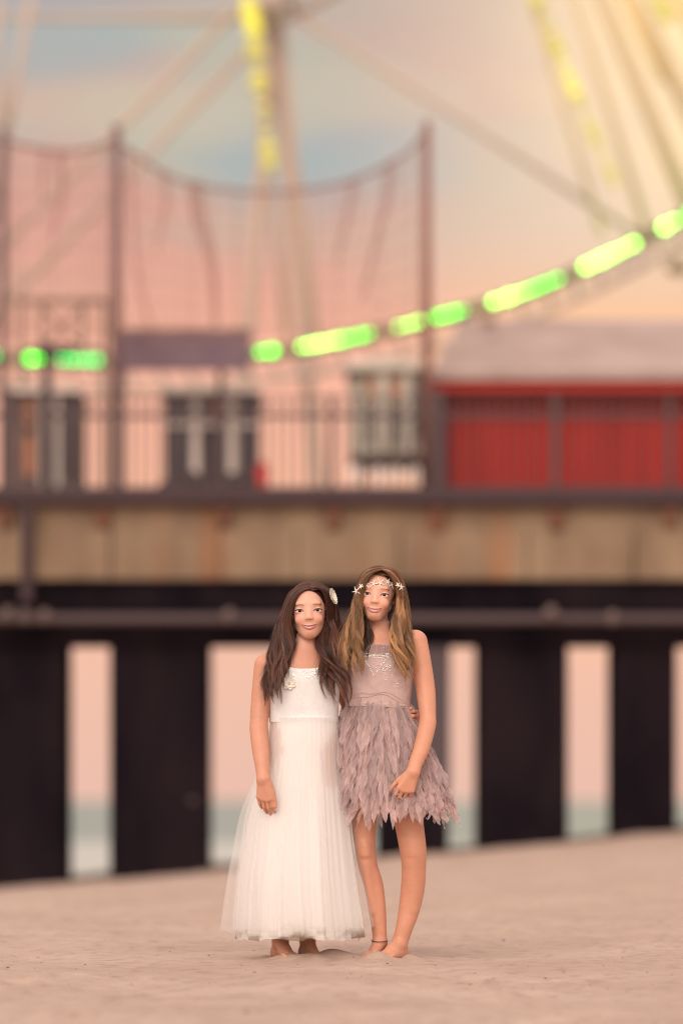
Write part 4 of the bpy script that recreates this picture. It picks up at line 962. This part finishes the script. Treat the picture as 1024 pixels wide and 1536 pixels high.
# ================================================================== PIER
YP = 42.0
def pier():
    s = YP/FOC; X = lambda px: (px-512)*s; Z = lambda py: H+(1200-py)*s
    pr = thing('pier', (0, YP, 0), 'long wooden and concrete amusement pier on dark pilings behind the girls', 'pier')
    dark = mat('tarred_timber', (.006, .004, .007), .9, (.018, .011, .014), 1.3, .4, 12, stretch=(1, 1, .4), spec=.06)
    dk2 = mat('dark_steel', (.055, .032, .036), .7, spec=.25)
    conc = bpy.data.materials.new('stained_concrete'); conc.use_nodes = True; N = conc.node_tree.nodes; L = conc.node_tree.links; b = N['Principled BSDF']; b.inputs['Roughness'].default_value = .9
    tc = N.new('ShaderNodeTexCoord'); mp = N.new('ShaderNodeMapping'); mp.inputs['Scale'].default_value = (1, 1, .35); L.new(tc.outputs['Object'], mp.inputs[0])
    n = N.new('ShaderNodeTexNoise'); n.inputs['Scale'].default_value = 1.6; n.inputs['Detail'].default_value = 6; L.new(mp.outputs[0], n.inputs['Vector'])
    r = N.new('ShaderNodeValToRGB'); e = r.color_ramp.elements; e[0].position = .30; e[0].color = (.15, .092, .058, 1); e[1].position = .62; e[1].color = (.28, .19, .12, 1); L.new(n.outputs[0], r.inputs[0])
    mp2 = N.new('ShaderNodeMapping'); mp2.inputs['Scale'].default_value = (1.1, 1, .12); L.new(tc.outputs['Object'], mp2.inputs[0])
    n2 = N.new('ShaderNodeTexNoise'); n2.inputs['Scale'].default_value = 1.7; n2.inputs['Detail'].default_value = 3; L.new(mp2.outputs[0], n2.inputs['Vector'])
    r2 = N.new('ShaderNodeValToRGB'); r2.color_ramp.elements[0].position = .54; r2.color_ramp.elements[0].color = (0, 0, 0, 1); r2.color_ramp.elements[1].position = .74; r2.color_ramp.elements[1].color = (.6, .6, .6, 1); L.new(n2.outputs[0], r2.inputs[0])
    mx = N.new('ShaderNodeMix'); mx.data_type = 'RGBA'; L.new(r2.outputs[0], mx.inputs[0]); L.new(r.outputs[0], mx.inputs[6]); mx.inputs[7].default_value = (.30, .115, .045, 1); L.new(mx.outputs[2], b.inputs['Base Color'])
    rust = mat('rust', (.12, .045, .03), .85, (.17, .066, .036), 5)
    # deck slab
    mb = MB().box(-26, 26, YP+.25, YP+11, Z(792), Z(757)); mb.build('deck', dk2, pr)
    MB().box(-26, 26, YP-.15, YP+.24, Z(757), Z(738)).build('edge_beam', dk2, pr)
    # fascia: ledge and slabs
    MB().box(-26, 26, YP+.02, YP+.24, Z(795), Z(757)-.003).build('fascia_slab', conc, pr)
    edges = [-3050, -2400, -1800, -1250, -700, -330, -160, 8, 166, 330, 445, 600, 790, 950, 1110, 1260, 1700, 2300, 3000, 4000]
    for i, (a, b_) in enumerate(zip(edges[:-1], edges[1:])):
        dy = -.05*(i % 2)
        MB().box(X(a)+.006, X(b_)-.006, YP-.02+dy, YP+.24, Z(869), Z(795)-.004, .008).build('fascia_slab', conc, pr)
    # brackets under the railing posts
    for px in (10, 155, 335, 500, 655, 832, 1003):
        MB().box(X(px-9), X(px+9), YP-.10, YP+.0, Z(792 if px != 655 else 800), Z(760), .02).build('bracket', rust, pr)
    MB().box(X(34), X(52), YP-.28, YP-.10, Z(905), Z(762), .01).build('drain_pipe', dk2, pr)
    # header beam and lower beam, pipes
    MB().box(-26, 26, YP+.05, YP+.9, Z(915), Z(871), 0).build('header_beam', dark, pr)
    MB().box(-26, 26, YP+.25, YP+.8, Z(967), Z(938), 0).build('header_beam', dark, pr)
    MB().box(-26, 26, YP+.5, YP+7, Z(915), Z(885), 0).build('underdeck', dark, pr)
    MB().box(-26, 26, YP+2.5, YP+2.9, Z(945), Z(916), 0).build('cross_beam', dark, pr)
    pg = mat('pipe', (.075, .047, .05), .6)
    MB().tube([(x, YP-.05, Z(929)) for x in np.linspace(-26, 26, 30)], .065, 10).build('pipe', pg, pr, True)
    for px, py in ((14, 922), (40, 925), (68, 925), (344, 925), (825, 920), (917, 928)):
        c = np.array((X(px), YP-.12, Z(py))); q = MB().ball(c, .075, 12, 8, (1, .6, 1.1)); q.tube([c, c+np.array((0, .3, .0))], .03, 8); q.build('pipe_fitting', mat('fitting', (.13, .088, .08), .5), pr, True)
    # pilings
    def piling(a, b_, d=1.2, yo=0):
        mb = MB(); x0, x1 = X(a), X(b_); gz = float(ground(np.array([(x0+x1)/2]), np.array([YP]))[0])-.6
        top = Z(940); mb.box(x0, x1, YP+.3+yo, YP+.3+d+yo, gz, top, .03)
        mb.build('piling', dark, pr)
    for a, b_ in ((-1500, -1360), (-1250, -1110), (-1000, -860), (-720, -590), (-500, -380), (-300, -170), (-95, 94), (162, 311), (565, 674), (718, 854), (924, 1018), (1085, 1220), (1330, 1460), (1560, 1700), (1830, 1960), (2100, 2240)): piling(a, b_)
    # wider blocks at the tops, a concrete pillar beside the taller girl
    MB().box(X(608), X(676), YP+.24, YP+.29, Z(1180), Z(968)).build('pillar_face', mat('grey_pillar', (.085, .062, .068), .9), pr)
    # weld spot
    MB().ball((X(288), YP+.27, Z(1202)), .05, 10, 6, (1, .5, .8)).build('bolt', pg, pr, True)
    return pr
pier()
def deckY(dy): return YP+dy
DZ = H+(1200-738)*YP/FOC
# ---- railing
def railing():
    s = YP/FOC; X = lambda px: (px-512)*s; Z = lambda py: H+(1200-py)*s
    rl = thing('railing', (X(330), YP, DZ), 'dark metal railing with thin balusters along the pier edge', 'railing')
    m = mat('railing_paint', (.075, .045, .045), .6)
    posts = [(-150, 12, 592), (10, 20, 585), (175, 13, 592), (335, 9, 592), (497, 10, 592), (657, 14, 585), (832, 13, 592), (1003, 10, 592), (1165, 10, 592)]
    for px, w, top in posts:
        MB().box(X(px-w/2), X(px+w/2), YP-.02, YP+.10, Z(758), Z(top), .01).build('post', m, rl)
    for a, b_ in zip(posts[:-1], posts[1:]):
        xa, xb = X(a[0]+a[1]/2), X(b_[0]-b_[1]/2); mb = MB()
        mb.box(xa, xb, YP+.01, YP+.07, Z(598), Z(595)); mb.box(xa, xb, YP+.01, YP+.07, Z(626), Z(619)); mb.box(xa, xb, YP+.01, YP+.07, Z(736), Z(730))
        n = int((xb-xa)/.105)
        for i in range(1, n): x = xa+(xb-xa)*i/n; mb.box(x-.010, x+.010, YP+.025, YP+.045, Z(730), Z(594))
        mb.build('railing_panel', m, rl)
railing()
purple = mat('dark_post', (.050, .030, .040), .7)
# ---- net poles and net
def net():
    Y = YP+1.2; s = Y/FOC; X = lambda px: (px-512)*s; Z = lambda py: H+(1200-py)*s
    pm = mat('net_pole', (.17, .095, .095), .7); pm2 = mat('net_pole_rusty', (.24, .105, .085), .7)
    for i, (px, top, w, mm, lab) in enumerate(((5, 190, 10, purple, 'thin dark net pole at the left edge of the photo'), (175, 188, 17, pm, 'thick grey net pole left of the purple banner'), (640, 182, 15, pm2, 'reddish brown net pole beside the red hut'))):
        o = MB().tube([(X(px), Y, DZ-.05), (X(px), Y, Z(480)), (X(px), Y, Z(top))], [w/2*s*1.05, w/2*s, w/2*s*.8], 12).build('net_pole', mm, None, True)
        tag(o, lab, 'pole', 'tall poles holding the net')
    nt = thing('safety_net', (X(400), Y, DZ), 'sagging translucent brown safety net hung from a rope between the tall poles', 'net')
    rm = mat('net_rope', (.25, .14, .12), .9)
    vm = veil('net_mesh', (.62, .37, .27), .20, .3, c2=(.68, .41, .31), scale=3); fm = veil('net_fold', (.42, .22, .19), .34, .3)
    spans = [[(-180, 190), (-90, 222), (5, 210)], [(5, 210), (45, 220), (100, 228), (145, 220), (172, 208)], [(178, 215), (215, 240), (250, 262), (295, 278), (350, 286), (410, 289), (480, 282), (530, 270), (585, 245), (615, 225), (638, 198)]]
    for sp in spans:
        c = catmull([(p[0], p[1], 0) for p in sp], 50); pts = np.array([(X(a), Y-.02, Z(b)) for a, b, _ in c])
        MB().tube(pts, .019, 8).build('rope', rm, nt, True)
        v = []; m = 24
        for i, (a, b, _) in enumerate(c):
            for k in range(m):
                t = k/(m-1); v.append((X(a), Y+.05+.25*t*math.sin(a*.09)+.10*t*math.sin(a*.23+2), Z(b+(508-b)*t)))
        nc_ = MB()
        for i in range(2, 50, 3): nc_.tube(v[i*m:(i+1)*m:4]+[v[(i+1)*m-1]], .0035, 4)
        for k in range(3, m, 3): nc_.tube([v[i*m+k] for i in range(50)], .003, 4)
        nc_.build('net_cord', rm, nt)
        MB().add(v, [(i*m+k, (i+1)*m+k, (i+1)*m+k+1, i*m+k+1) for i in range(49) for k in range(m-1)]).build('netting', vm, nt, True)
    for pts, w in (([(292, 275), (300, 330), (318, 400), (325, 490)], 13), ([(586, 245), (580, 300), (560, 380), (545, 450)], 8), ([(530, 270), (522, 320), (505, 400)], 7), ([(243, 256), (250, 300), (235, 380)], 6), ([(90, 226), (95, 290), (80, 360)], 7), ([(195, 225), (205, 400), (230, 500)], 5), ([(68, 224), (64, 300)], 6)):
        c = catmull([(p[0], p[1], 0) for p in pts], 14); MB().tube([(X(a), Y-.12, Z(b)) for a, b, _ in c], [w*s*.9*(1-.6*t) for t in np.linspace(0, 1, 14)], 8).build('gathered_fold', fm, nt, True)
net()

# ---- things on the deck
def on_deck():
    dz = DZ
    def fr(Y): s = Y/FOC; return (lambda px: (px-512)*s), (lambda py: H+(1200-py)*s), s
    # banner board
    X, Z, s = fr(YP+2.2); o = thing('banner_sign', (X(270), YP+2.2, dz), 'blank dull purple banner board raised above the deck between the poles', 'sign')
    pur = mat('banner_purple', (.20, .135, .17), .85, (.25, .17, .20), 2)
    MB().box(X(168), X(376), YP+2.15, YP+2.22, Z(556), Z(499), .01).build('board', pur, o)
    MB().box(X(164), X(380), YP+2.12, YP+2.26, Z(499)+.002, Z(494)).build('top_rail', mat('banner_rail', (.30, .22, .20), .8), o)
    for px in (182, 330): MB().box(X(px-4), X(px+4), YP+2.26, YP+2.34, dz-.03, Z(499)).build('support', purple, o)
    # lamp post
    X, Z, s = fr(YP+.6); o = thing('lamp_post', (X(70), YP+.6, dz), 'black post with a flat dark box on top rising through the railing', 'post')
    MB().tube([(X(70), YP+.6, dz-.05), (X(70), YP+.6, Z(530))], .055, 12).build('pole', purple, o, True)
    MB().box(X(58), X(112), YP+.45, YP+.75, Z(530), Z(519), .01).build('head', purple, o)
    # light truss box
    X, Z, s = fr(YP+4); o = thing('ride_frame', (X(95), YP+4, dz), 'square olive steel ride frame with diagonal braces above the left kiosk', 'steel frame')
    ol = mat('olive_steel', (.20, .15, .10), .7)
    for px in (33, 62, 125, 158): MB().box(X(px-3.5), X(px+3.5), YP+3.95, YP+4.05, dz-.03 if px in (33, 158) else Z(525), Z(456)).build('upright', ol, o)
    MB().box(X(29), X(162), YP+3.93, YP+4.07, Z(456)+.002, Z(449)).build('crossbar', ol, o); MB().box(X(29), X(162), YP+3.9, YP+3.94, Z(530), Z(523)).build('crossbar', ol, o)
    MB().beam((X(62), YP+4, Z(520)), (X(125), YP+4, Z(460)), .04, .04).build('brace', ol, o); MB().beam((X(125), YP+4.06, Z(520)), (X(62), YP+4.06, Z(460)), .04, .04).build('brace', ol, o)
    # kiosks
    def kiosk(px0, px1, top, bot, Y, depth, label, wallc, cols, panes, roofh, hi, base=None, mull=()):
        X, Z, s = fr(Y); o = thing('kiosk', (X((px0+px1)/2), Y, dz), label, 'kiosk')
        wm = mat('kiosk_wall', wallc, .8, tuple(c*.8 for c in wallc), 3)
        MB().box(X(px0), X(px1), Y+.06, Y+depth, dz-.02 if base is None else Z(base), Z(top)).build('wall', wm, o)
        tr = mat('kiosk_trim', (.62, .55, .46) if hi else (.74, .62, .55), .7)
        MB().box(X(px0-5), X(px1+5), Y-.12, Y+depth+.1, Z(top)+.002, Z(top-roofh), .03).build('roof', tr, o)
        if base is not None:
            MB().box(X(px0+28), X(px1+2), Y-.05, Y+depth-.1, Z(base+8), Z(base)-.002).build('sill', mat('dark_sill', (.09, .05, .05), .8), o)
            for px in (px0+22, px1-8): MB().box(X(px-4), X(px+4), Y+.2, Y+.4, dz-.03, Z(base)).build('leg', purple, o)
        gl = mat('pane_dark', (.055, .040, .045), .15, spec=.6); go = mat('pane_amber', (.50, .20, .10), .3)
        for (a, b, c, d, kind) in panes:
            f = MB(); w = 2.2
            f.box(X(a), X(b), Y+.0, Y+.058, Z(c+w), Z(c)); f.box(X(a), X(b), Y+.0, Y+.058, Z(d), Z(d-w)); f.box(X(a), X(a+w), Y+.0, Y+.058, Z(d-w)+.001, Z(c+w)-.001); f.box(X(b-w), X(b), Y+.0, Y+.058, Z(d-w)+.001, Z(c+w)-.001)
            wn = f.build('window', tr if hi else wm, o)
            MB().box(X(a+w)+.001, X(b-w)-.001, Y+.03, Y+.055, Z(d-w)+.001, Z(c+w)-.001).build('pane', go if kind else gl, wn)
        for a, b, c, d in mull: MB().box(X(a), X(b), Y-.05, Y-.005, Z(d), Z(c)).build('column', tr, o)
        return o
    kiosk(246, 386, 592, 735, YP+3, 1.6, 'dark windowed kiosk with pale columns in the middle of the deck', (.13, .085, .085), None,
          [(250, 286, 596, 720, 0), (316, 340, 596, 632, 1), (316, 340, 642, 715, 0), (362, 384, 596, 715, 0), (288, 314, 596, 632, 0)], 9, False, None, [(288, 302, 592, 730), (342, 358, 592, 730), (246, 288, 634, 641), (302, 342, 634, 641), (358, 386, 634, 641)])
    kiosk(18, 116, 590, 735, YP+3, 1.6, 'small brown kiosk with an amber pane at the left end of the deck', (.20, .135, .12), None,
          [(32, 56, 598, 640, 1), (32, 56, 650, 715, 1), (94, 114, 596, 715, 0)], 7, False, None, [(60, 66, 590, 730), (84, 90, 590, 730)])
    kiosk(524, 642, 556, 682, YP+4.5, 1.6, 'raised pale grey booth with tall narrow windows beside the red hut', (.50, .45, .36), None,
          [(549, 565, 562, 602, 1), (549, 565, 606, 660, 0), (584, 602, 562, 602, 1), (584, 602, 606, 660, 0), (618, 634, 562, 660, 0)], 14, True, 682, [(567, 582, 556, 680), (604, 616, 556, 680)])
    # red hut
    Y = YP+2.0; X, Z, s = fr(Y); o = thing('red_hut', (X(850), Y, dz), 'long red wooden hut with pale grey sloping roof on the right of the deck', 'hut')
    red = mat('red_boards', (.30, .010, .007), .8, (.38, .018, .010), 2, .25, 12, stretch=(6, 1, .3)); rdk = mat('red_trim', (.46, .028, .018), .6)
    MB().box(X(668), X(1260), Y+.1, Y+3.6, dz-.02, Z(585)).build('wall', red, o)
    MB().box(X(650), X(1275), Y-.25, Y+.09, Z(590), Z(563), .01).build('fascia', rdk, o)
    y0, y1 = Y-.32, Y+3.9; ym = (y0+y1)/2
    zt = H+(1200-486)*(ym/FOC)+.05; ze = Z(562)
    rb = MB(); v = [(X(646), y0, ze), (X(1280), y0, ze), (X(1250), ym, zt), (X(700), ym, zt), (X(646), y1, ze), (X(1280), y1, ze)]
    v += [(a, b, c-.10) for a, b, c in v]
    rb.add(v, [(0, 1, 2, 3), (3, 2, 5, 4), (0, 3, 4), (1, 5, 2), (6, 9, 8, 7), (9, 10, 11, 8), (6, 10, 9), (7, 8, 11), (0, 6, 7, 1), (4, 5, 11, 10), (0, 4, 10, 6), (1, 7, 11, 5)]).build('roof', mat('roof_felt', (.33, .235, .205), .85, (.41, .30, .265), 1.5), o)
    MB().box(X(648), X(668), Y-.1, Y+.5, dz-.03, Z(592)).build('corner_post', mat('blue_black', (.055, .045, .07), .7), o)
    MB().box(X(726), X(746), ym-1.0, ym-.9, H+(1200-505)*ym/FOC, H+(1200-493)*ym/FOC).build('roof_vent', mat('vent_brown', (.25, .15, .12), .7), o)
    # covered heaps
    for i, (px, w, h, lab) in enumerate(((275, 78, 26, 'wider of two low dark tarpaulin heaps on the deck, below the middle kiosk'), (352, 52, 22, 'narrower of two low dark tarpaulin heaps, beside the red bin'))):
        X, Z, s = fr(YP+.9); c = np.array((X(px), YP+1.1, dz-.02)); mb = MB(); n, m = 28, 9; v = []
        for j in range(m):
            t = j/(m-1)*math.pi/2
            for k in range(n):
                a = k*2*math.pi/n; rr = math.cos(t)**.7*(1+.12*math.sin(3*a+i)+.06*math.sin(7*a)); v.append(c+np.array((w/2*s*rr*math.cos(a)*1.05, .45*rr*math.sin(a), (h+18)*s*math.sin(t)*(1+.10*math.sin(2*a+j)))))
        mb.add(v, [(j*n+k, j*n+(k+1) % n, (j+1)*n+(k+1) % n, (j+1)*n+k) for j in range(m-1) for k in range(n)]+[tuple((m-1)*n+k for k in range(n))])
        tag(mb.build('tarpaulin_heap', mat('tarpaulin', (.06, .038, .04), .8), None, True), lab, 'tarpaulin', 'dark heaps on the deck')
    # red bin
    X, Z, s = fr(YP+1.2); bn = thing('litter_bin', (X(393), YP+1.2, dz), 'small bright red bin on the deck behind the railing', 'bin')
    MB().tube([(X(393), YP+1.2, dz-.02), (X(393), YP+1.2, Z(702))], [9*s, 10.5*s], 16).build('body', mat('bin_red', (.62, .035, .03), .5), bn, True)
    MB().tube([(X(393), YP+1.2, Z(702)+.002), (X(393), YP+1.2, Z(697)), (X(393), YP+1.2, Z(693))], [11*s, 9*s, 3*s], 16).build('lid', mat('bin_lid', (.5, .03, .03), .5), bn, True)
    # string of round lamps far behind, under the booth
    for i, px in enumerate((533, 566, 592, 622)):
        X, Z, s = fr(YP+5.5); q = MB().ball((X(px), YP+5.5, Z(708)), .085, 12, 8); q.tube([(X(px), YP+5.5, dz-.02), (X(px), YP+5.5, Z(712))], .02, 6)
        tag(q.build('globe_lamp', mat('globe', (.9, .75, .65), .5, emis=(1, .75, .6), es=.7), None, True), ('pale globe lamp under the booth, leftmost of four', 'pale globe lamp under the booth, second from the left of four', 'pale globe lamp under the booth, third from the left of four', 'pale globe lamp under the booth, rightmost of four')[i], 'lamp', 'globe lamps under the booth')
on_deck()

# ================================================================== FERRIS WHEEL
def wheel():
    Y = 70.0; s = Y/FOC; X = lambda px: (px-512)*s; Z = lambda py: H+(1200-py)*s
    fw = thing('ferris_wheel', (X(400), Y, 0), 'giant ferris wheel with pale steel spokes and green lit rim behind the pier', 'ferris wheel')
    steel = mat('wheel_steel', (.50, .38, .31), .6); rimd = mat('rim_dark', (.17, .14, .08), .7); pale = mat('wheel_hazed', (.62, .48, .29), .6); warm = mat('wheel_hazed_warm', (.75, .55, .24), .6)  # pale and yellow beams have the haze and golden glow painted into their colour
    g1 = mat('led_green', (.05, .3, .05), .5, emis=(.05, 1.0, .03), es=6.0); g2 = mat('led_bright', (.1, .4, .05), .5, emis=(.36, 1.0, .11), es=9.5); g3 = mat('led_teal', (.05, .3, .1), .5, emis=(.0, 1.0, .14), es=3.2)
    y1 = mat('led_yellow', (.5, .45, .05), .5, emis=(1.0, .88, .08), es=.7); y2 = mat('led_amber', (.5, .45, .1), .5, emis=(1.0, .85, .22), es=.25)
    rimp = [(-1900, -900), (-1650, -350), (-1250, 120), (-950, 290), (-700, 400), (-400, 475), (-200, 515), (0, 534), (115, 540), (260, 537), (397, 527), (505, 510), (645, 478), (790, 436), (915, 382), (1005, 335), (1120, 268), (1260, 170), (1400, 40), (1600, -250), (1750, -600)]
    c = catmull([(a, b, 0) for a, b in rimp], 190)
    for dy, off, w, mm in ((0.0, 1, .24, rimd), (1.6, 26, .14, steel)):
        MB().tube([(X(a), Y+dy+.25, Z(b+off)) for a, b, _ in c], w*.5, 8).build('rim', mm, fw, True)
    for i in range(2, 187, 3): a, b = c[i][:2]; a2, b2 = c[i+1][:2]; MB().tube([(X(a), Y+.25, Z(b+1)), (X(a2), Y+1.85, Z(b2+26))], .035, 6).build('strut', steel, fw)
    def strip(x0, x1, m, name='light_strip', r=.05):
        pts = []
        n = max(2, int((x1-x0)/9))
        for x in np.linspace(x0, x1, n):
            i = np.argmin(abs(c[:, 0]-x)); y = np.interp(x, c[:, 0], c[:, 1]); pts.append((X(x), Y, Z(y)))
        mb = MB()
        q_ = random.Random(int(x0))
        for p in pts: mb.ball(p, r*q_.uniform(.55, 1.5), 8, 6)
        mb.tube(pts, .016, 6); mb.build(name, m, fw, True)
    for a, b, m in ((-60, -8, g3), (46, 58, g1), (92, 145, g3), (391, 408, g1), (453, 505, g2), (505, 553, g1), (597, 630, g2), (656, 694, g1), (740, 795, g2), (795, 836, g1), (878, 950, g2), (996, 1011, g2), (1035, 1085, g1)): strip(a, b, m)
    def spoke(a, b, w, m, dy=.5, name='spoke'):
        MB().tube([(X(a[0]), Y+dy, Z(a[1])), ((X(a[0])+X(b[0]))/2, Y+dy, (Z(a[1])+Z(b[1]))/2), (X(b[0]), Y+dy, Z(b[1]))], w*s/2, 10).build(name, m, fw, True)
    spoke((440, 10), (965, 350), 10, steel); spoke((355, 5), (-60, 425), 12, steel); spoke((400, 30), (-60, 515), 12, steel, .8)
    spoke((372, 0), (430, 500), 10, steel, .3); spoke((415, -20), (472, 500), 11, steel, .9); spoke((-300, 2), (440, 4), 11, steel, 1.4); spoke((48, -40), (-18, 330), 12, steel)
    spoke((-10, -80), (8, 250), 9, steel, .2)
    spoke((790, -40), (905, 350), 9, pale, .4); spoke((850, -60), (975, 345), 12, pale, .6); spoke((880, -80), (1050, 330), 22, pale, .8)
    spoke((935, -60), (1110, 290), 26, pale, 1.0); spoke((1000, -80), (1160, 250), 20, warm, 1.2); spoke((920, -40), (1000, 120), 14, warm, .2)
    spoke((1040, -60), (1190, 200), 14, pale, .4)
    spoke((700, -160), (300, -110), 20, steel, 1.4); spoke((440, 10), (380, -300), 16, steel, .4); spoke((440, 10), (900, -260), 14, steel, .9)
    MB().tube([(X(405), Y-.2, Z(0)), (X(405), Y+1.8, Z(0))], .24, 20).build('joint_plate', steel, fw, True)
    def lit(a, b, m, r):
        mb = MB(); n = int(math.hypot(b[0]-a[0], b[1]-a[1])/15); q_ = random.Random(int(a[0]))
        for t in np.linspace(0, 1, n): mb.ball((X(a[0]+(b[0]-a[0])*t), Y+.12, Z(a[1]+(b[1]-a[1])*t)), r*q_.uniform(.7, 1.6), 8, 6)
        mb.build('light_strip', m, fw, True)
    lit((370, -6), (380, 40), y1, .12); lit((381, 50), (388, 120), y2, .12); lit((389, 128), (394, 150), y1, .09); lit((395, 160), (404, 245), y2, .11)
    lit((806, 0), (835, 70), y2, .10); lit((838, 78), (862, 135), y1, .08); lit((866, 145), (920, 270), y2, .08); lit((1000, 20), (960, -40), y2, .12)
    # hanging gondola edge on the right
    q = MB(); q.tube([(X(1005), Y-.5, Z(372)), (X(1012), Y-.5, Z(398))], .04, 6); q.ball((X(1013), Y-.5, Z(408)), .20, 14, 8, (1.2, .8, .6)); q.build('lamp_housing', mat('housing', (.2, .15, .08), .6), fw, True)
    # support trestle down to the ground behind the pier
    for px, px2 in ((405, 330), (405, 500)): MB().tube([(X(px), Y+2.2, Z(5)), (X(px2), Y+2.2, 3.6)], .12, 8).build('support_leg', steel, fw, True)
wheel()

# ================================================================== SKY, LIGHT, CAMERA
def world():
    w = bpy.data.worlds.new('World'); sc.world = w; w.use_nodes = True; nt = w.node_tree; N = nt.nodes; L = nt.links; bg = N['Background']
    def M(op, a, b=None, c=None):
        n = N.new('ShaderNodeMath'); n.operation = op
        for i, v in enumerate((a, b, c)):
            if v is None: continue
            if isinstance(v, (int, float)): n.inputs[i].default_value = v
            else: L.new(v, n.inputs[i])
        return n.outputs[0]
    tc = N.new('ShaderNodeTexCoord'); sx = N.new('ShaderNodeSeparateXYZ'); L.new(tc.outputs['Generated'], sx.inputs[0])
    x, y, z = sx.outputs
    r = N.new('ShaderNodeValToRGB'); L.new(M('MULTIPLY', z, 4.0), r.inputs[0]); e = r.color_ramp.elements       # elevation: 0..0.25
    stops = [(0.0, (.90, .55, .44)), (.10, (.94, .55, .42)), (.30, (1.08, .55, .37)), (.48, (1.02, .49, .35)), (.62, (.80, .42, .345)), (.78, (.66, .44, .37)), (1.0, (.64, .48, .45))]
    e[0].position, e[0].color = stops[0][0], stops[0][1]+(1,); e[1].position, e[1].color = stops[-1][0], stops[-1][1]+(1,)
    for p, c in stops[1:-1]: q = e.new(p); q.color = c+(1,)
    # clouds: blue-grey and yellow streaks higher up
    def noise(sx_, sz, seed, det=3):
        mp = N.new('ShaderNodeMapping'); mp.inputs['Scale'].default_value = (sx_, 1, sz); mp.inputs['Location'].default_value = (seed, seed*1.7, 0)
        L.new(tc.outputs['Generated'], mp.inputs[0]); n = N.new('ShaderNodeTexNoise'); n.inputs['Scale'].default_value = 1; n.inputs['Detail'].default_value = det; L.new(mp.outputs[0], n.inputs['Vector']); return n.outputs[0]
    def sstep(v, a, b):
        n = N.new('ShaderNodeMapRange'); n.interpolation_type = 'SMOOTHSTEP'; n.inputs[1].default_value = a; n.inputs[2].default_value = b; L.new(v, n.inputs[0]); return n.outputs[0]
    def mix(f, a, c2):
        n = N.new('ShaderNodeMix'); n.data_type = 'RGBA'; L.new(f, n.inputs[0]); L.new(a, n.inputs[6])
        if isinstance(c2, tuple): n.inputs[7].default_value = c2+(1,)
        else: L.new(c2, n.inputs[7])
        return n.outputs[2]
    def blob(cx, cz, rx, rz):      # soft patch of cloud in the sky, by direction
        a = M('DIVIDE', M('SUBTRACT', x, cx), rx); b = M('DIVIDE', M('SUBTRACT', z, cz), rz)
        n = noise(25, 50, cx*30+3); d = M('ADD', M('ADD', M('MULTIPLY', a, a), M('MULTIPLY', b, b)), M('MULTIPLY', M('SUBTRACT', n, .5), 1.6)); q = sstep(d, 1.5, .0); return q
    front_ = sstep(y, .6, .9); c = r.outputs[0]
    hi = sstep(z, .12, .17)
    c = mix(M('MULTIPLY', M('MULTIPLY', sstep(noise(14, 60, 2.1), .42, .62), hi), front_), c, (.56, .52, .42))
    c = mix(M('MULTIPLY', blob(-.004, .166, .036, .017), .8), c, (.42, .48, .49))
    c = mix(M('MULTIPLY', blob(-.074, .194, .030, .013), .8), c, (.43, .48, .47))
    c = mix(M('MULTIPLY', blob(-.045, .176, .05, .009), .85), c, (.66, .56, .42))
    c = mix(M('MULTIPLY', blob(.005, .181, .03, .008), .6), c, (.66, .56, .42))
    c = mix(M('MULTIPLY', blob(-.075, .206, .05, .006), .5), c, (.47, .38, .39))
    c = mix(M('MULTIPLY', blob(.015, .204, .035, .012), .55), c, (.60, .40, .34))
    # warm glow of the sunset high on the right
    rt = sstep(x, -.015, .08); c = mix(M('MULTIPLY', M('MULTIPLY', rt, sstep(z, .10, .15)), front_), c, (.96, .71, .52))
    c = mix(M('MULTIPLY', M('MULTIPLY', M('MULTIPLY', sstep(x, .0, .05), sstep(z, .155, .10)), sstep(z, .03, .07)), .9), c, (1.14, .65, .31))
    c = mix(M('MULTIPLY', blob(.105, .205, .055, .065), .85), c, (1.30, .95, .50))
    # rest of the dome, brighter and paler overhead and behind the camera
    c = mix(sstep(z, .22, .6), c, (1.05, .95, .92))
    c = mix(sstep(y, .55, -.3), c, (1.30, 1.08, .96))
    bg.inputs['Strength'].default_value = .92; L.new(c, bg.inputs['Color'])
    sky = N.new('ShaderNodeTexSky'); sky.sky_type = 'NISHITA'; sky.sun_disc = False; sky.sun_elevation = math.radians(22); sky.sun_rotation = math.radians(205)
    b2 = N.new('ShaderNodeBackground'); b2.inputs['Strength'].default_value = .004; L.new(sky.outputs[0], b2.inputs['Color'])
    ad = N.new('ShaderNodeAddShader'); L.new(bg.outputs[0], ad.inputs[0]); L.new(b2.outputs[0], ad.inputs[1]); L.new(ad.outputs[0], N['World Output'].inputs[0])
world()
key_light = bpy.data.lights.new('key_light', 'SUN'); key_light.energy = 2.0; key_light.angle = math.radians(34); key_light.color = (1, .90, .80)  # added key light from the camera side, opposite the sunset, to brighten the girls
so = bpy.data.objects.new('key_light', key_light); col.objects.link(so); so.rotation_euler = Vector((-.30, -1.0, .72)).to_track_quat('Z', 'Y').to_euler(); so.location = (-5, -8, 12)

cam = bpy.data.cameras.new('camera'); co = bpy.data.objects.new('camera', cam); col.objects.link(co); sc.camera = co
co.location = (0, 0, H); co.rotation_euler = (math.radians(90), 0, 0)
cam.sensor_fit = 'VERTICAL'; cam.sensor_height = 36; cam.sensor_width = 24; cam.lens = 135; cam.shift_y = 432/1536
cam.clip_end = 20000; cam.dof.use_dof = True; cam.dof.focus_distance = Y0-.06; cam.dof.aperture_fstop = 1.36
sc.view_settings.view_transform = 'Standard'; sc.view_settings.look = 'None'; sc.view_settings.exposure = 0; sc.view_settings.gamma = 1
sc.cycles.transparent_max_bounces = 32; sc.cycles.max_bounces = 8; sc.cycles.use_denoising = True; sc.cycles.filter_width = 1.1
